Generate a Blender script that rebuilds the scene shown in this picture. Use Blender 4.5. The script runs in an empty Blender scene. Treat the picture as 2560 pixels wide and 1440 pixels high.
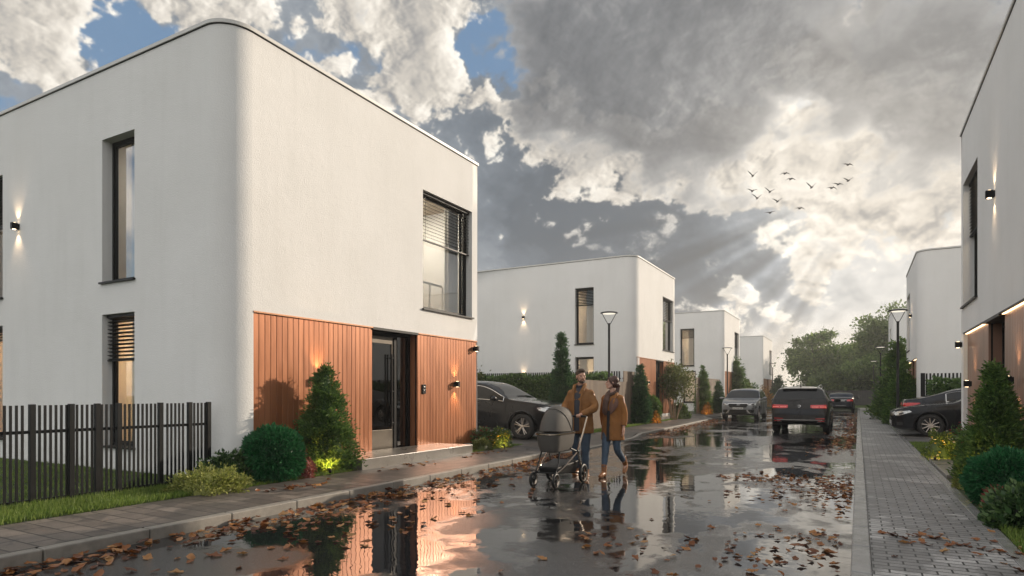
import bpy, bmesh, math, random
import numpy as np
from math import sin, cos, pi, sqrt, radians, tan, atan2, exp
from mathutils import Vector, Matrix
from mathutils.bvhtree import BVHTree
from mathutils.geometry import tessellate_polygon

SC = bpy.context.scene
COL = SC.collection
rnd = random.Random(7)

# ------------------------------------------------------------------ camera
TH = radians(28.88)          # the street (+Y) runs 28.9 degrees to the right of the lens axis
FPX = 1570.0
HZ = 982.0
cam_d = bpy.data.cameras.new("camera")
cam = bpy.data.objects.new("camera", cam_d)
COL.objects.link(cam)
cam.location = (0, 0, 1.42)
cam.rotation_euler = (pi / 2, 0, TH)
cam_d.sensor_width = 36.0
cam_d.lens = 36.0 * FPX / 2560.0
cam_d.shift_y = (HZ - 720.0) / 2560.0
cam_d.clip_start = 0.05
cam_d.clip_end = 3000.0
SC.camera = cam
SC.view_settings.view_transform = 'Standard'
SC.view_settings.look = 'None'
SC.view_settings.gamma = 1.0
SC.view_settings.use_curve_mapping = False
SC.view_settings.exposure = 0.22
SC.cycles.max_bounces = 8
SC.cycles.diffuse_bounces = 3
SC.cycles.glossy_bounces = 4
SC.cycles.transparent_max_bounces = 10
SC.cycles.transmission_bounces = 6
SC.cycles.volume_bounces = 0
SC.cycles.caustics_reflective = False
SC.cycles.caustics_refractive = False
SC.cycles.sample_clamp_indirect = 4.0
SC.cycles.use_denoising = True
SC.cycles.use_light_tree = True

# ------------------------------------------------------------------ sun
SUN_EL = radians(18.5)
SUN_AZ = atan2(0.53, 0.848)          # from +Y towards +X
SUN_DIR = Vector((sin(SUN_AZ) * cos(SUN_EL), cos(SUN_AZ) * cos(SUN_EL), sin(SUN_EL)))
sun_d = bpy.data.lights.new("sun", 'SUN')
sun_d.energy = 4.2
sun_d.angle = radians(0.6)
sun_d.color = (1.0, 0.85, 0.68)
sun = bpy.data.objects.new("sun", sun_d)
sun.rotation_euler = (-SUN_DIR).to_track_quat('-Z', 'Y').to_euler()
sun.location = (60, 100, 40)
COL.objects.link(sun)


# ------------------------------------------------------------------ node helpers
class NT:
    def __init__(s, nt):
        s.nt = nt

    def n(s, typ, ins=None, **props):
        nd = s.nt.nodes.new(typ)
        for k, v in props.items():
            setattr(nd, k, v)
        for k, v in (ins or {}).items():
            sock = nd.inputs[k]
            if isinstance(v, bpy.types.NodeSocket):
                s.nt.links.new(v, sock)
            elif isinstance(v, bpy.types.Node):
                s.nt.links.new(v.outputs[0], sock)
            else:
                sock.default_value = v
        return nd

    def math(s, op, a, b=0.0, c=None, clamp=False):
        ins = {0: a, 1: b}
        if c is not None:
            ins[2] = c
        return s.n('ShaderNodeMath', ins, operation=op, use_clamp=clamp).outputs[0]

    def vmath(s, op, a, b=None):
        ins = {0: a}
        if b is not None:
            ins[1] = b
        nd = s.n('ShaderNodeVectorMath', ins, operation=op)
        return nd.outputs[1] if op in ('DISTANCE', 'DOT_PRODUCT', 'LENGTH') else nd.outputs[0]

    def noise(s, vec, scale, detail=4.0, rough=0.5, dist=0.0):
        return s.n('ShaderNodeTexNoise', {'Vector': vec, 'Scale': scale, 'Detail': detail, 'Roughness': rough, 'Distortion': dist})

    def ramp(s, fac, stops, interp='LINEAR'):
        nd = s.n('ShaderNodeValToRGB', {'Fac': fac})
        cr = nd.color_ramp
        cr.interpolation = interp
        while len(cr.elements) < len(stops):
            cr.elements.new(0.5)
        for e, (p, c) in zip(cr.elements, stops):
            e.position = p
            if isinstance(c, (int, float)):
                c = (c, c, c)
            e.color = (c[0], c[1], c[2], 1.0)
        return nd.outputs[0]

    def mix(s, fac, a, b, blend='MIX'):
        def cv(x):
            return (x[0], x[1], x[2], 1.0) if isinstance(x, tuple) and len(x) == 3 else x
        nd = s.n('ShaderNodeMix', {}, data_type='RGBA', blend_type=blend)
        for i, v in ((0, fac), (6, cv(a)), (7, cv(b))):
            if isinstance(v, bpy.types.NodeSocket):
                s.nt.links.new(v, nd.inputs[i])
            else:
                nd.inputs[i].default_value = v
        return nd.outputs[2]

    def maprange(s, v, a, b, c=0.0, d=1.0, smooth=False):
        return s.n('ShaderNodeMapRange', {0: v, 1: a, 2: b, 3: c, 4: d}, interpolation_type='SMOOTHSTEP' if smooth else 'LINEAR').outputs[0]


def px_dir(px, py):
    l, z = (px - 1280.0) / FPX, (HZ - py) / FPX
    return Vector((l * cos(TH) - sin(TH), l * sin(TH) + cos(TH), z)).normalized()


# ------------------------------------------------------------------ cloud cover computed from layered gradient noise
# (azimuth, elevation) grid of the part of the sky over the street; everything is worked out here, nothing is loaded
AZ0, AZ1, EL0, EL1 = radians(-80), radians(24), radians(-2), radians(44)
CW, CH = 1560, 690
_el, _az = np.meshgrid(np.linspace(EL0, EL1, CH), np.linspace(AZ0, AZ1, CW), indexing='ij')
_rng = np.random.default_rng(11)
_perm = _rng.permutation(256)
_ga = _rng.random(256) * 2 * pi
_gx, _gy = np.cos(_ga), np.sin(_ga)


def perlin(x, y):
    xi_, yi_ = np.floor(x).astype(int), np.floor(y).astype(int)
    fx, fy = x - xi_, y - yi_
    u, v = fx ** 3 * (fx * (fx * 6 - 15) + 10), fy ** 3 * (fy * (fy * 6 - 15) + 10)

    def g(ix, iy, dx, dy):
        h = _perm[(_perm[ix & 255] + iy) & 255]
        return _gx[h] * dx + _gy[h] * dy
    a = g(xi_, yi_, fx, fy)
    b_ = g(xi_ + 1, yi_, fx - 1, fy)
    c_ = g(xi_, yi_ + 1, fx, fy - 1)
    d_ = g(xi_ + 1, yi_ + 1, fx - 1, fy - 1)
    return (a + (b_ - a) * u + (c_ - a) * v + (a - b_ - c_ + d_) * u * v) * 1.5


def fbm(x, y, sc, octv, gain=.5, billow=False, off=0.0):
    t, a, s_ = 0, 1.0, 0
    for k in range(octv):
        p_ = perlin(x * sc + 17.3 * k + off, y * sc - 9.1 * k + off * .7)
        t = t + a * (np.abs(p_) * 2 - .55 if billow else p_)
        s_ += a
        a *= gain
        sc *= 2.07
    return t / s_


def smooth(a, b_, x):
    t = np.clip((x - a) / (b_ - a), 0, 1)
    return t * t * (3 - 2 * t)


def azel(px, py):
    d = px_dir(px, py)
    return atan2(d.x, d.y), math.asin(d.z)


def blobs(items, X, Y):
    tot = 0
    for it in items:
        px, py, sg, amp = it[:4]
        st = it[4] if len(it) > 4 else 1.0
        a, e = azel(px, py)
        tot = tot + amp * np.exp(-.5 * (((X - a) / (sg * st)) ** 2 + ((Y - e) / sg) ** 2))
    return tot


def cmap(b_, stops):
    xs = [q[0] for q in stops]
    return np.stack([np.interp(b_, xs, [q[1][k] for q in stops]) for k in range(3)], -1)


def over(dst, src, m):
    return dst * (1 - m[..., None]) + src * m[..., None]


# name: (photo direction x, y, size in radians, amount, horizontal stretch)
S_HOLE = [(320, 70, .045, 1.0), (345, 170, .05, 1.0), (300, 240, .04, .8), (0, 280, .06, 1.0, 1.5), (860, 150, .045, .9), (740, 100, .03, .6), (1160, 110, .025, .8), (1280, 160, .035, 1.0), (1190, 165, .03, .8), (430, 175, .03, .7), (940, 185, .03, .6),
          (1985, 320, .04, .55), (2070, 330, .04, .5), (600, 120, .03, .4)]
S_CUM = [(110, 130, .10, 1.0, 1.3), (60, 30, .09, .8), (200, 210, .06, .6), (480, 40, .075, .9, 1.3), (420, 110, .04, .6), (900, 40, .075, .8, 1.8), (1080, 60, .05, .8), (1060, 150, .05, .7), (1000, 200, .05, .6), (780, 190, .05, .6, 1.5), (900, 215, .035, .7), (1220, 190, .025, .8), (1250, 215, .035, .7, 1.6),
         (1130, 260, .06, .5), (1350, 290, .05, .6), (1430, 345, .04, .8), (1480, 395, .045, .9), (1570, 385, .045, .9), (1650, 400, .04, .8), (1750, 395, .04, .7), (1880, 350, .05, 1.0), (1830, 410, .04, .7, 1.5), (1960, 300, .03, .5), (2010, 375, .03, .8, 1.6), (2060, 385, .03, .6),
         (2060, 120, .028, .9), (2100, 60, .03, .8), (2090, 160, .022, .7), (2160, 235, .03, .8), (2130, 300, .03, .8), (2190, 330, .04, .9), (2260, 390, .045, .9, 1.4), (2340, 370, .05, .9), (2300, 470, .07, .6, 1.5), (2200, 520, .05, .5, 1.6), (2060, 575, .03, .5, 2.0), (2330, 560, .05, .4, 1.5),
         (1250, 595, .028, .34), (1330, 615, .022, .2), (1565, 470, .02, .2), (1940, 785, .03, .5, 2.0), (1860, 805, .025, .4, 2.0), (1720, 778, .02, .6, 2.5)]
S_DARK = [(1330, 60, .06, .7), (1450, 60, .08, .9), (1600, 60, .10, 1.0), (1750, 90, .10, 1.0), (1880, 30, .07, .8), (1700, 220, .09, 1.0), (1600, 250, .05, .8), (1760, 320, .045, .8, 1.4), (1640, 320, .04, .6), (1400, 200, .045, .8, .8), (1390, 260, .03, .7), (1300, 90, .03, .6), (1930, 200, .045, .7), (2010, 215, .045, .7),
          (2080, 200, .03, .6), (2250, 100, .07, .9), (2380, 100, .08, .9), (2330, 230, .06, .9), (2290, 330, .035, .7), (2390, 280, .06, .7), (1480, 150, .05, .6), (1240, 60, .03, .35)]
S_VEIL = [(1290, 400, .09, -.05), (1250, 480, .07, -.14, 1.5), (1420, 480, .09, -.10), (1560, 540, .11, -.13), (1330, 560, .08, -.13), (1480, 620, .08, -.10), (1780, 680, .07, -.18, 1.6), (1650, 660, .07, -.12), (1900, 640, .05, -.06, 1.5), (1820, 740, .035, -.10, 2.0), (2050, 740, .04, -.05, 2.0),
          (1700, 470, .06, -.03), (2000, 430, .07, .13), (2160, 480, .08, .17), (2330, 440, .10, .20), (2340, 600, .10, .16), (2080, 560, .05, .10, 1.5), (2050, 340, .06, .22), (2120, 650, .07, .04, 1.6), (1960, 820, .05, .14, 2.5), (2000, 900, .07, .22, 2.0), (650, 150, .2, .10), (1250, 300, .08, .06), (1750, 430, .05, .06)]

X, Y = _az, _el * 1.35
wx, wy = fbm(X, Y, 5, 5, .55), fbm(X + 40, Y + 9, 5, 5, .55)
wx2, wy2 = fbm(X + 7, Y, 16, 5, .6), fbm(X, Y + 13, 16, 5, .6)
A1, E1 = _az + .075 * wx + .034 * wx2, _el + .055 * wy + .028 * wy2
bil = fbm(X + .03 * wx2, Y + .03 * wy2, 9, 7, .55, True)
fine = fbm(X, Y, 22, 6, .58, off=5)
big = fbm(X + .06 * wx, Y + .06 * wy, 3.2, 6, .5, off=2)
hole, cum, dark, veil = (blobs(q, A1, E1) for q in (S_HOLE, S_CUM, S_DARK, S_VEIL))
H_ = bil * .55 + fine * .25 + big * .35
sa, se = azel(2200, 420)
dx, dy = sa - _az, se - _el
dl = np.sqrt(dx * dx + dy * dy) + 1e-6


def shifted(F, px_):
    """F sampled px_ grid steps towards the bright break in the cloud"""
    iy = np.clip(np.arange(CH)[:, None] + np.round(dy / dl * px_ + .35 * px_).astype(int), 0, CH - 1)
    ix = np.clip(np.arange(CW)[None, :] + np.round(dx / dl * px_).astype(int), 0, CW - 1)
    return F[iy, ix]


def emboss(F):
    return (F - shifted(F, 5)) * 1.0 + (F - shifted(F, 14)) * .7 + (F - shifted(F, 34)) * .35


# veil
b1 = .41 + veil + .34 * big + .12 * fine + .10 * bil + .10 * emboss(H_)
ang = np.arctan2(dy, dx)
ray = perlin(ang * 7.0 + 3.1, ang * 0 + .37) + .6 * perlin(ang * 17.0, ang * 0 + 5.2)
rm = smooth(.06, .16, dl) * smooth(.60, .30, dl) * smooth(.01, .06, dy) * smooth(.02, .12, dx)
b1 = b1 + .14 * ray * rm
COOL = [(0, (.105, .128, .155)), (.25, (.170, .200, .235)), (.45, (.285, .315, .350)), (.62, (.51, .52, .52)), (.82, (.76, .75, .725)), (1.0, (.95, .93, .90))]
img = cmap(b1, COOL)
# openings of clear sky
hm = smooth(.44, .80, hole + .60 * fine + .40 * bil - .25 * cum)
BLUE = np.stack([.095 + .13 * (1 - _el), .22 + .15 * (1 - _el), .43 + .12 * (1 - _el)], -1) * .80
img = over(img, BLUE, hm * .92)
# cumulus
cd = .78 * cum - .70 * hole + .90 * bil + .55 * fine + .25 * big - .17
cmk = smooth(.24, .50, cd)
b2 = .76 + .62 * emboss(np.clip(cd, -.2, 1.1) * .5 + H_ * .5) - .36 * np.clip(cd - .42, 0, .7) + .40 * big + .18 * bil + .30 * np.maximum(veil, 0)
CRM = [(0, (.19, .20, .215)), (.3, (.34, .33, .32)), (.55, (.60, .555, .49)), (.78, (.85, .79, .70)), (1.0, (1.02, .97, .87))]
img = over(img, cmap(b2, CRM), cmk * .95)
# heavy grey undersides with brighter rims
dd = .62 * dark - .5 * hole + .75 * bil + .42 * fine + .45 * big
dmk = smooth(.22, .66, dd)
b3 = .66 - .40 * smooth(.25, 1.2, dd) + .16 * emboss(dd) + .30 * big + .08 * fine + .25 * np.maximum(veil, 0)
GRY = [(0, (.105, .114, .126)), (.25, (.175, .182, .192)), (.5, (.31, .312, .315)), (.75, (.56, .545, .52)), (1.0, (.82, .79, .74))]
img = over(img, cmap(b3, GRY), dmk * .93)
# sunbeams and the warm bloom of the hidden sun
img = img * (1 + .36 * ray * rm)[..., None]
img = img + (.10 * np.exp(-(dl / .26) ** 2))[..., None] * np.array([1.0, .84, .60])
# pale air over the horizon
hzm = smooth(.13, .0, _el) * .74
sd = np.exp(-.5 * ((_az - azel(2080, 960)[0]) / .33) ** 2)[..., None]
img = over(img, (1 - sd) * np.array([.38, .38, .385]) + sd * np.array([.98, .84, .66]), hzm)


# ------------------------------------------------------------------ sky (world): blue Nishita sky under layered broken cloud
world = bpy.data.worlds.new("World")
SC.world = world
world.use_nodes = True
wt = world.node_tree
wt.nodes.clear()
w = NT(wt)
sky = w.n('ShaderNodeTexSky', {}, sky_type='NISHITA', sun_disc=False, sun_elevation=SUN_EL, sun_rotation=SUN_AZ,
          altitude=50.0, air_density=1.0, dust_density=0.6, ozone_density=2.0)
cloud = bpy.data.images.new('cloud_cover', CW, CH, float_buffer=True)
cloud.colorspace_settings.name = 'Non-Color'
_px = np.ones((CH, CW, 4), dtype=np.float32)
_px[..., :3] = np.clip(img, 0, 1.4)
cloud.pixels.foreach_set(_px.ravel())
cloud.pack()
D = w.n('ShaderNodeTexCoord').outputs['Generated']
sx = w.n('ShaderNodeSeparateXYZ', {0: D})
azn = w.math('ARCTAN2', sx.outputs[0], sx.outputs[1])
eln = w.math('ARCSINE', sx.outputs[2])
uu = w.maprange(azn, AZ0, AZ1)
vv = w.maprange(eln, EL0, EL1)
for nd in (uu.node, vv.node):
    nd.clamp = False
ct = w.n('ShaderNodeTexImage', {0: w.n('ShaderNodeCombineXYZ', {0: uu, 1: vv}).outputs[0]}, image=cloud, extension='EXTEND', interpolation='Cubic')
ccol = w.n('ShaderNodeVectorMath', {0: ct.outputs[0], 'Scale': 10.0}, operation='SCALE').outputs[0]
# the rest of the sky: broken cloud, brightness added behind the camera to fill shaded walls
n1 = w.noise(w.n('ShaderNodeMapping', {'Vector': D, 'Scale': (1, 1, 1.6)}).outputs[0], 3.5, 6.0, 0.58, 0.3).outputs['Fac']
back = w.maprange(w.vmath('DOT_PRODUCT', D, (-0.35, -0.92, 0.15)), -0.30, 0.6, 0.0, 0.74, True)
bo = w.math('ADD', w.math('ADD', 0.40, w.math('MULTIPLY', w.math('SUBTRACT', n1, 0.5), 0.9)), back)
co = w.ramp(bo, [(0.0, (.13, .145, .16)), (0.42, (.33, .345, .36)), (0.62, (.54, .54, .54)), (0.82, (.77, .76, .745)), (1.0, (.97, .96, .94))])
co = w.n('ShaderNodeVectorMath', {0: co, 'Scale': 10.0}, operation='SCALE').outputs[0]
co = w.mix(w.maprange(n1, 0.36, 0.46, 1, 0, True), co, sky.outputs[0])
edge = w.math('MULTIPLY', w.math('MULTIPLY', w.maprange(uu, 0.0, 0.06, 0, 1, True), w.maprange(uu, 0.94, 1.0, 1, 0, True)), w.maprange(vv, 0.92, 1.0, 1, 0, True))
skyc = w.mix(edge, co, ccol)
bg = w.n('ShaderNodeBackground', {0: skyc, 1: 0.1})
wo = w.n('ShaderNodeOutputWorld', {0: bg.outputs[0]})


# ------------------------------------------------------------------ materials
def material(name):
    m = bpy.data.materials.new(name)
    m.use_nodes = True
    m.node_tree.nodes.clear()
    t = NT(m.node_tree)
    bs = t.n('ShaderNodeBsdfPrincipled')
    out = t.n('ShaderNodeOutputMaterial', {0: bs.outputs[0]})
    t.bs, t.out, t.m = bs, out, m
    return t


def setin(t, node, key, v):
    s = node.inputs[key]
    if isinstance(v, bpy.types.NodeSocket):
        t.nt.links.new(v, s)
    else:
        if isinstance(v, tuple) and len(v) == 3 and len(s.default_value) == 4:
            v = (v[0], v[1], v[2], 1.0)
        s.default_value = v


def simple(name, col, rough=0.5, metal=0.0, var=0.12, vscale=3.0, bump=0.0, bscale=80.0, coat=0.0, coat_r=0.03, spec=0.5, emit=None, estr=0.0):
    t = material(name)
    tc = t.n('ShaderNodeTexCoord').outputs['Object']
    nz = t.noise(tc, vscale, 5.0, 0.6).outputs['Fac']
    f = t.maprange(nz, 0.3, 0.7, 1.0 - var, 1.0 + var)
    c = t.n('ShaderNodeVectorMath', {0: col, 'Scale': f}, operation='SCALE').outputs[0]
    setin(t, t.bs, 'Base Color', c)
    setin(t, t.bs, 'Roughness', t.maprange(nz, 0.3, 0.7, max(0.0, rough * (1 - var)), min(1.0, rough * (1 + var))))
    setin(t, t.bs, 'Metallic', metal)
    setin(t, t.bs, 'Specular IOR Level', spec)
    if coat:
        setin(t, t.bs, 'Coat Weight', coat)
        setin(t, t.bs, 'Coat Roughness', coat_r)
    if bump:
        bn = t.noise(tc, bscale, 3.0, 0.6).outputs['Fac']
        setin(t, t.bs, 'Normal', t.n('ShaderNodeBump', {'Strength': bump, 'Distance': 0.01, 'Height': bn}).outputs[0])
    if emit:
        setin(t, t.bs, 'Emission Color', emit)
        setin(t, t.bs, 'Emission Strength', estr)
    return t.m


def leafmat(name, cols, rough=0.5, trans=0.35, clump=1.2, clamp_amt=0.35):
    t = material(name)
    geo = t.n('ShaderNodeNewGeometry')
    tc = t.n('ShaderNodeTexCoord').outputs['Object']
    n = len(cols)
    c = t.ramp(geo.outputs['Random Per Island'], [(i / max(1, n - 1), cc) for i, cc in enumerate(cols)])
    nz = t.noise(tc, clump, 3.0, 0.5).outputs['Fac']
    c = t.n('ShaderNodeVectorMath', {0: c, 'Scale': t.maprange(nz, 0.3, 0.7, 1 - clamp_amt, 1 + clamp_amt)}, operation='SCALE').outputs[0]
    setin(t, t.bs, 'Base Color', c)
    setin(t, t.bs, 'Roughness', rough)
    setin(t, t.bs, 'Specular IOR Level', 0.35)
    tr = t.n('ShaderNodeBsdfTranslucent', {0: c})
    mx = t.n('ShaderNodeMixShader', {0: trans, 1: t.bs.outputs[0], 2: tr.outputs[0]})
    t.nt.links.new(mx.outputs[0], t.out.inputs[0])
    return t.m


def glassmat(name, tint=(0.9, 0.93, 0.95), ior=1.5, gain=1.6, rough=0.0):
    t = material(name)
    bf = t.n('ShaderNodeNewGeometry').outputs['Backfacing']
    fr = t.n('ShaderNodeFresnel', {'IOR': t.maprange(bf, 0.0, 1.0, ior, 1.0 / ior)}).outputs[0]
    fr = t.math('MULTIPLY', fr, gain, clamp=True)
    tr = t.n('ShaderNodeBsdfTransparent', {0: (tint[0], tint[1], tint[2], 1)})
    gl = t.n('ShaderNodeBsdfGlossy', {0: (1, 1, 1, 1), 'Roughness': rough})
    mx = t.n('ShaderNodeMixShader', {0: fr, 1: tr.outputs[0], 2: gl.outputs[0]})
    t.nt.links.new(mx.outputs[0], t.out.inputs[0])
    return t.m


def emis(name, col, strength):
    t = material(name)
    e = t.n('ShaderNodeEmission', {0: (col[0], col[1], col[2], 1), 1: strength})
    t.nt.links.new(e.outputs[0], t.out.inputs[0])
    return t.m


def stucco():
    t = material('white_stucco')
    tc = t.n('ShaderNodeTexCoord').outputs['Object']
    st = t.n('ShaderNodeMapping', {'Vector': tc, 'Scale': (2.2, 2.2, 0.25)}).outputs[0]
    big = t.noise(tc, 0.6, 5.0, 0.6).outputs['Fac']
    streak = t.noise(st, 1.6, 5.0, 0.65).outputs['Fac']
    c = t.mix(t.maprange(big, 0.3, 0.7), (.80, .79, .765), (.87, .86, .84))
    c = t.mix(t.maprange(streak, 0.5, 0.8, 0, 0.35), c, (.70, .69, .66))
    spk = t.noise(tc, 70.0, 3.0, 0.6).outputs['Fac']
    c = t.mix(t.maprange(spk, 0.35, 0.65, 0.0, 0.22), c, (.68, .67, .65))
    zz = t.n('ShaderNodeSeparateXYZ', {0: tc}).outputs[2]
    dn = t.noise(tc, 2.4, 6.0, 0.7).outputs['Fac']
    dirt = t.math('MULTIPLY', t.maprange(zz, 0.10, 0.75, 1, 0, True), t.maprange(dn, 0.38, 0.70, 0, 1, True))
    c = t.mix(t.math('MULTIPLY', dirt, 0.45), c, (.40, .37, .32))
    setin(t, t.bs, 'Base Color', c)
    setin(t, t.bs, 'Roughness', 0.9)
    setin(t, t.bs, 'Specular IOR Level', 0.2)
    b1 = t.noise(tc, 46.0, 5.0, 0.65).outputs['Fac']
    b2 = t.noise(tc, 7.0, 3.0, 0.5).outputs['Fac']
    h = t.math('ADD', b1, t.math('MULTIPLY', b2, 0.6))
    setin(t, t.bs, 'Normal', t.n('ShaderNodeBump', {'Strength': 0.55, 'Distance': 0.012, 'Height': h}).outputs[0])
    return t.m


def boards(name, c1, c2, rough=0.42, coat=0.15, gscale=26.0, along=2, metal=0.0):
    t = material(name)
    geo = t.n('ShaderNodeNewGeometry')
    tc = t.n('ShaderNodeTexCoord').outputs['Object']
    sc = [gscale] * 3
    sc[along] = gscale * 0.05
    g = t.noise(t.n('ShaderNodeMapping', {'Vector': tc, 'Scale': tuple(sc)}).outputs[0], 1.0, 5.0, 0.6).outputs['Fac']
    f = t.math('ADD', t.math('MULTIPLY', geo.outputs['Random Per Island'], 0.38), t.math('MULTIPLY', g, 0.6))
    c = t.mix(t.maprange(f, 0.15, 0.8), c1, c2)
    setin(t, t.bs, 'Base Color', c)
    setin(t, t.bs, 'Roughness', t.maprange(g, 0.3, 0.7, rough * 0.85, rough * 1.2))
    setin(t, t.bs, 'Metallic', metal)
    setin(t, t.bs, 'Coat Weight', coat)
    setin(t, t.bs, 'Coat Roughness', 0.18)
    setin(t, t.bs, 'Normal', t.n('ShaderNodeBump', {'Strength': 0.12, 'Distance': 0.004, 'Height': g}).outputs[0])
    return t.m


MT = {}
MT['stucco'] = stucco()
MT['room'] = simple('room_plaster', (.66, .58, .47), 0.8)
MT['room_floor'] = simple('room_floor_oak', (.36, .24, .14), 0.5)
MT['coping'] = simple('coping_metal', (.62, .61, .58), 0.45, 0.0, 0.06)
MT['dark'] = simple('anthracite_metal', (.010, .010, .010), 0.45, 0.0, 0.15, spec=.25)
MT['black'] = simple('matt_black', (.007, .007, .007), 0.5, 0.0, 0.1, spec=.2)
MT['cladding'] = boards('copper_wood_cladding', (.30, .105, .043), (.47, .190, .088), 0.36, 0.4, metal=0.42)
MT['brown_cladding'] = boards('brown_wood_cladding', (.20, .105, .065), (.29, .155, .10), 0.42, 0.15)
MT['fence_wood'] = boards('weathered_fence_wood', (.085, .058, .040), (.20, .145, .10), 0.75, 0.0)
MT['dark_wood'] = boards('dark_stained_fence_wood', (.020, .019, .018), (.05, .046, .042), 0.7, 0.0)
MT['copper'] = simple('copper_trim', (.46, .22, .11), 0.4, 0.3)
MT['glass'] = glassmat('window_glass', (.86, .90, .91), 1.5, 3.4)
MT['door_glass'] = glassmat('dark_door_glass', (.20, .19, .17), 1.6, 1.6)
MT['bronze'] = simple('bronze_door_metal', (.115, .095, .072), 0.38, 0.35)
MT['chrome'] = simple('polished_steel', (.70, .68, .66), 0.14, 1.0, 0.05)
MT['steel'] = simple('brushed_steel', (.42, .40, .38), 0.3, 1.0, 0.08)
MT['curtain'] = simple('linen_curtain', (.62, .60, .57), 0.9, 0, 0.05)
MT['warm_curtain'] = simple('cream_curtain', (.72, .60, .44), 0.9, 0, 0.05)
MT['stone'] = simple('porch_stone', (.16, .145, .125), 0.30, 0, 0.22, 2.5, 0.08, 120, 0.10, 0.15)
MT['lampglow'] = emis('lamp_glow', (1.0, .72, .42), 9.0)
MT['ledglow'] = emis('led_strip_glow', (1.0, .66, .36), 4.0)
MT['streetglow'] = emis('street_lamp_glow', (1.0, .90, .74), 1.0)
MT['ceilglow'] = emis('room_lamp_glow', (1.0, .68, .36), 22.0)
MT['gardenglow'] = emis('garden_spot_glow', (1.0, .80, .40), 8.0)


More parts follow.
